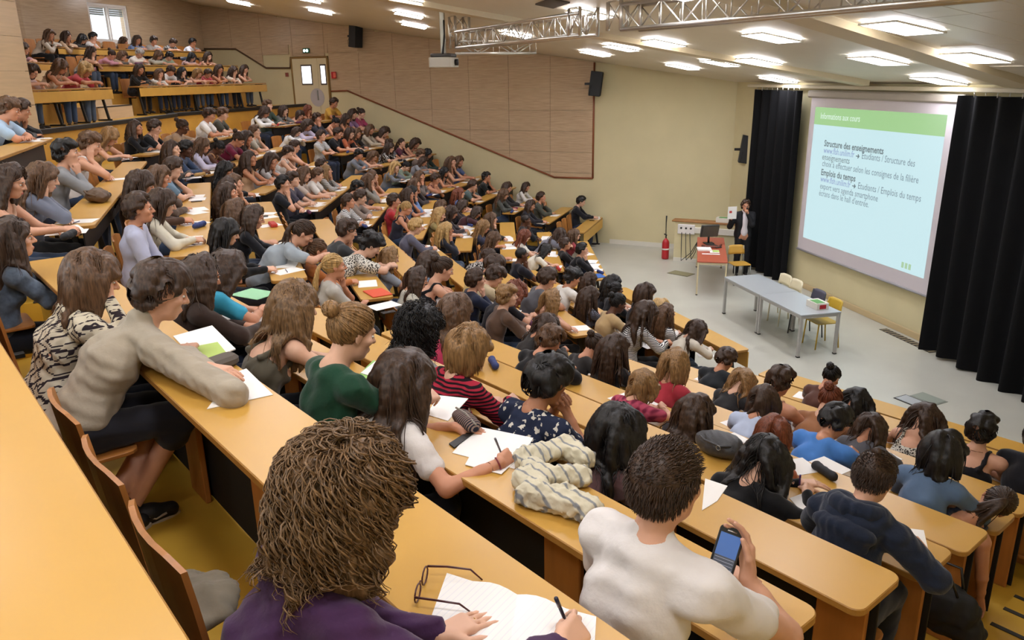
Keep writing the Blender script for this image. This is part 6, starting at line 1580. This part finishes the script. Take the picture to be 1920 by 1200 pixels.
b = MB(); p0_ = np.array(o.matrix_world @ Vector(J.Wr[-1] + (.03, .04, -.02))); p1_ = np.array(o.matrix_world @ Vector(J.head + (.0, .135, -.06))); b.tube([p0_, p1_], [.013, .016], 8); b.tube([p1_, p1_ + (p1_ - p0_) * .25], [.022, .02], 8); tag(b.obj('microphone', M_BLACK), 'black hand microphone at the mouth of the suited speaker', 'microphone')
w_ = o.matrix_world @ Vector(J.Wr[1] + (-.0, .06, .16)); b = MB(); b.box((0, 0, 0), (.21, .003, .28)); b.box((.04, .003, .02), (.06, .002, .05), None, 1); tag(b.obj('handout', [M_PAPER, M_PPINK], None, xf(w_, rzl + .2)), 'white sheet with a red mark held by the suited speaker', 'paper')
# grey cloth over the empty near seat
gp = hit_z(345, 1150, zfl(0, 9) + .45); V, F = solid([ell((0, 0, .03), (.17, .16, .045), None, .02), cone((-.1, -.12, .05), (.12, -.12, .08), .05, .045, .03)], .011, (), .01); V = ruffle(V, .009, 1.2, 5); b = MB(); b.add(V, F.tolist(), 0, True)
tag(b.obj('folded_jacket', seam_cloth('cloth_khaki', '7a7262'), None, xf(gp, RZ0)), 'crumpled grey-khaki jacket on the seat beside the purple sweater', 'jacket')

# ---------------------------------------------------------------- scattered belongings
z = row_z(1, 2); p = hit_z(1178, 634, z); r = empty('laptop', p, rot_of(1)); tag(r, 'open black laptop at the end of a desk in the second block', 'laptop')
b = MB(); b.bbox((0, .0, .009), (.30, .20, .016), .004)
for i in range(11):
    for j in range(4): b.box((-.125 + .025 * i, .03 - .025 * j, .0185), (.02, .02, .003))
b.obj('base', mat('laptop_black', '1c1a20', .4), r)
Rl = rotx(-.25); b = MB(); b.bbox((0, 0, .105), (.30, .012, .20), .004, None); b.v = [tuple(Rl @ np.array(v) + (0, .10, .012)) for v in b.v]; sc_ = b.obj('screen_lid', M_BLACK, r)
b = MB(); b.box((0, -.008, .105), (.26, .003, .16)); b.v = [tuple(Rl @ np.array(v) + (0, .10, .012)) for v in b.v]; b.obj('display', mat('laptop_display', '7288b8', .3, emit=.4), sc_)
def item(name, px, py, s, m, w, h, th, colr, rz, label, cat):
    p = hit_z(px, py, row_z(s, m)); b = MB(); b.bbox((0, 0, th / 2 + .001), (w, h, th), min(.012, th * .4)); tag(b.obj(name, mat('item_' + colr, colr, .6), None, xf(p, rot_of(s) + rz)), label, cat)
item('folder', 708, 550, 1, 6, .30, .22, .012, 'd8502c', .2, 'orange folder at the end of a desk in the second block', 'folder'); item('pencil_box', 512, 424, 1, 7, .24, .09, .05, 'b8382c', .1, 'long red pencil box on a desk in the second block', 'pencil case')
item('booklet', 1122, 518, 2, 0, .30, .21, .015, '2f62b0', .3, 'blue booklet at the end of the front desk, third block', 'book'); item('notebook', 965, 391, 3, 2, .22, .16, .012, '8c1c4c', .3, 'crimson notebook on a desk near the far wall', 'notebook'); item('folder', 477, 552, 0, 8, .30, .22, .006, '8fc79a', .35, 'mint green folder beside the turquoise sleeve', 'folder')
item('hat', 915, 357, 3, 3, .20, .16, .09, '22221f', .3, 'dark felt hat lying on a desk near the far wall', 'hat'); item('pencil_case', 590, 368, 1, 6, .2, .09, .06, '3f443c', .3, 'dark green pencil case on a desk in the second block', 'pencil case')
p = hit_z(185, 378, row_z(1, 9)); V, F = solid([ell((0, 0, .06), (.20, .11, .065), None, .02), cone((-.16, .0, .09), (.16, .02, .08), .035, .03, .03)], .012, (), .01); V = ruffle(V, .008, 1.3, 6); V[:, 2] = np.maximum(V[:, 2], .002); r = empty('leather_bag', p, rot_of(1) + .2); tag(r, 'brown leather satchel on the desk at the left', 'bag'); b = MB(); b.add(V, F.tolist(), 0, True); b.obj('bag_body', mat('leather_brown', '5c4632', .55, noise=.15, scale=10), r)
b = MB(); b.tube([(-.17, -.06, .09), (-.05, -.11, .11), (.1, -.1, .1), (.18, -.03, .08)], .011, 6); b.obj('strap', MATS['leather_brown'], r)
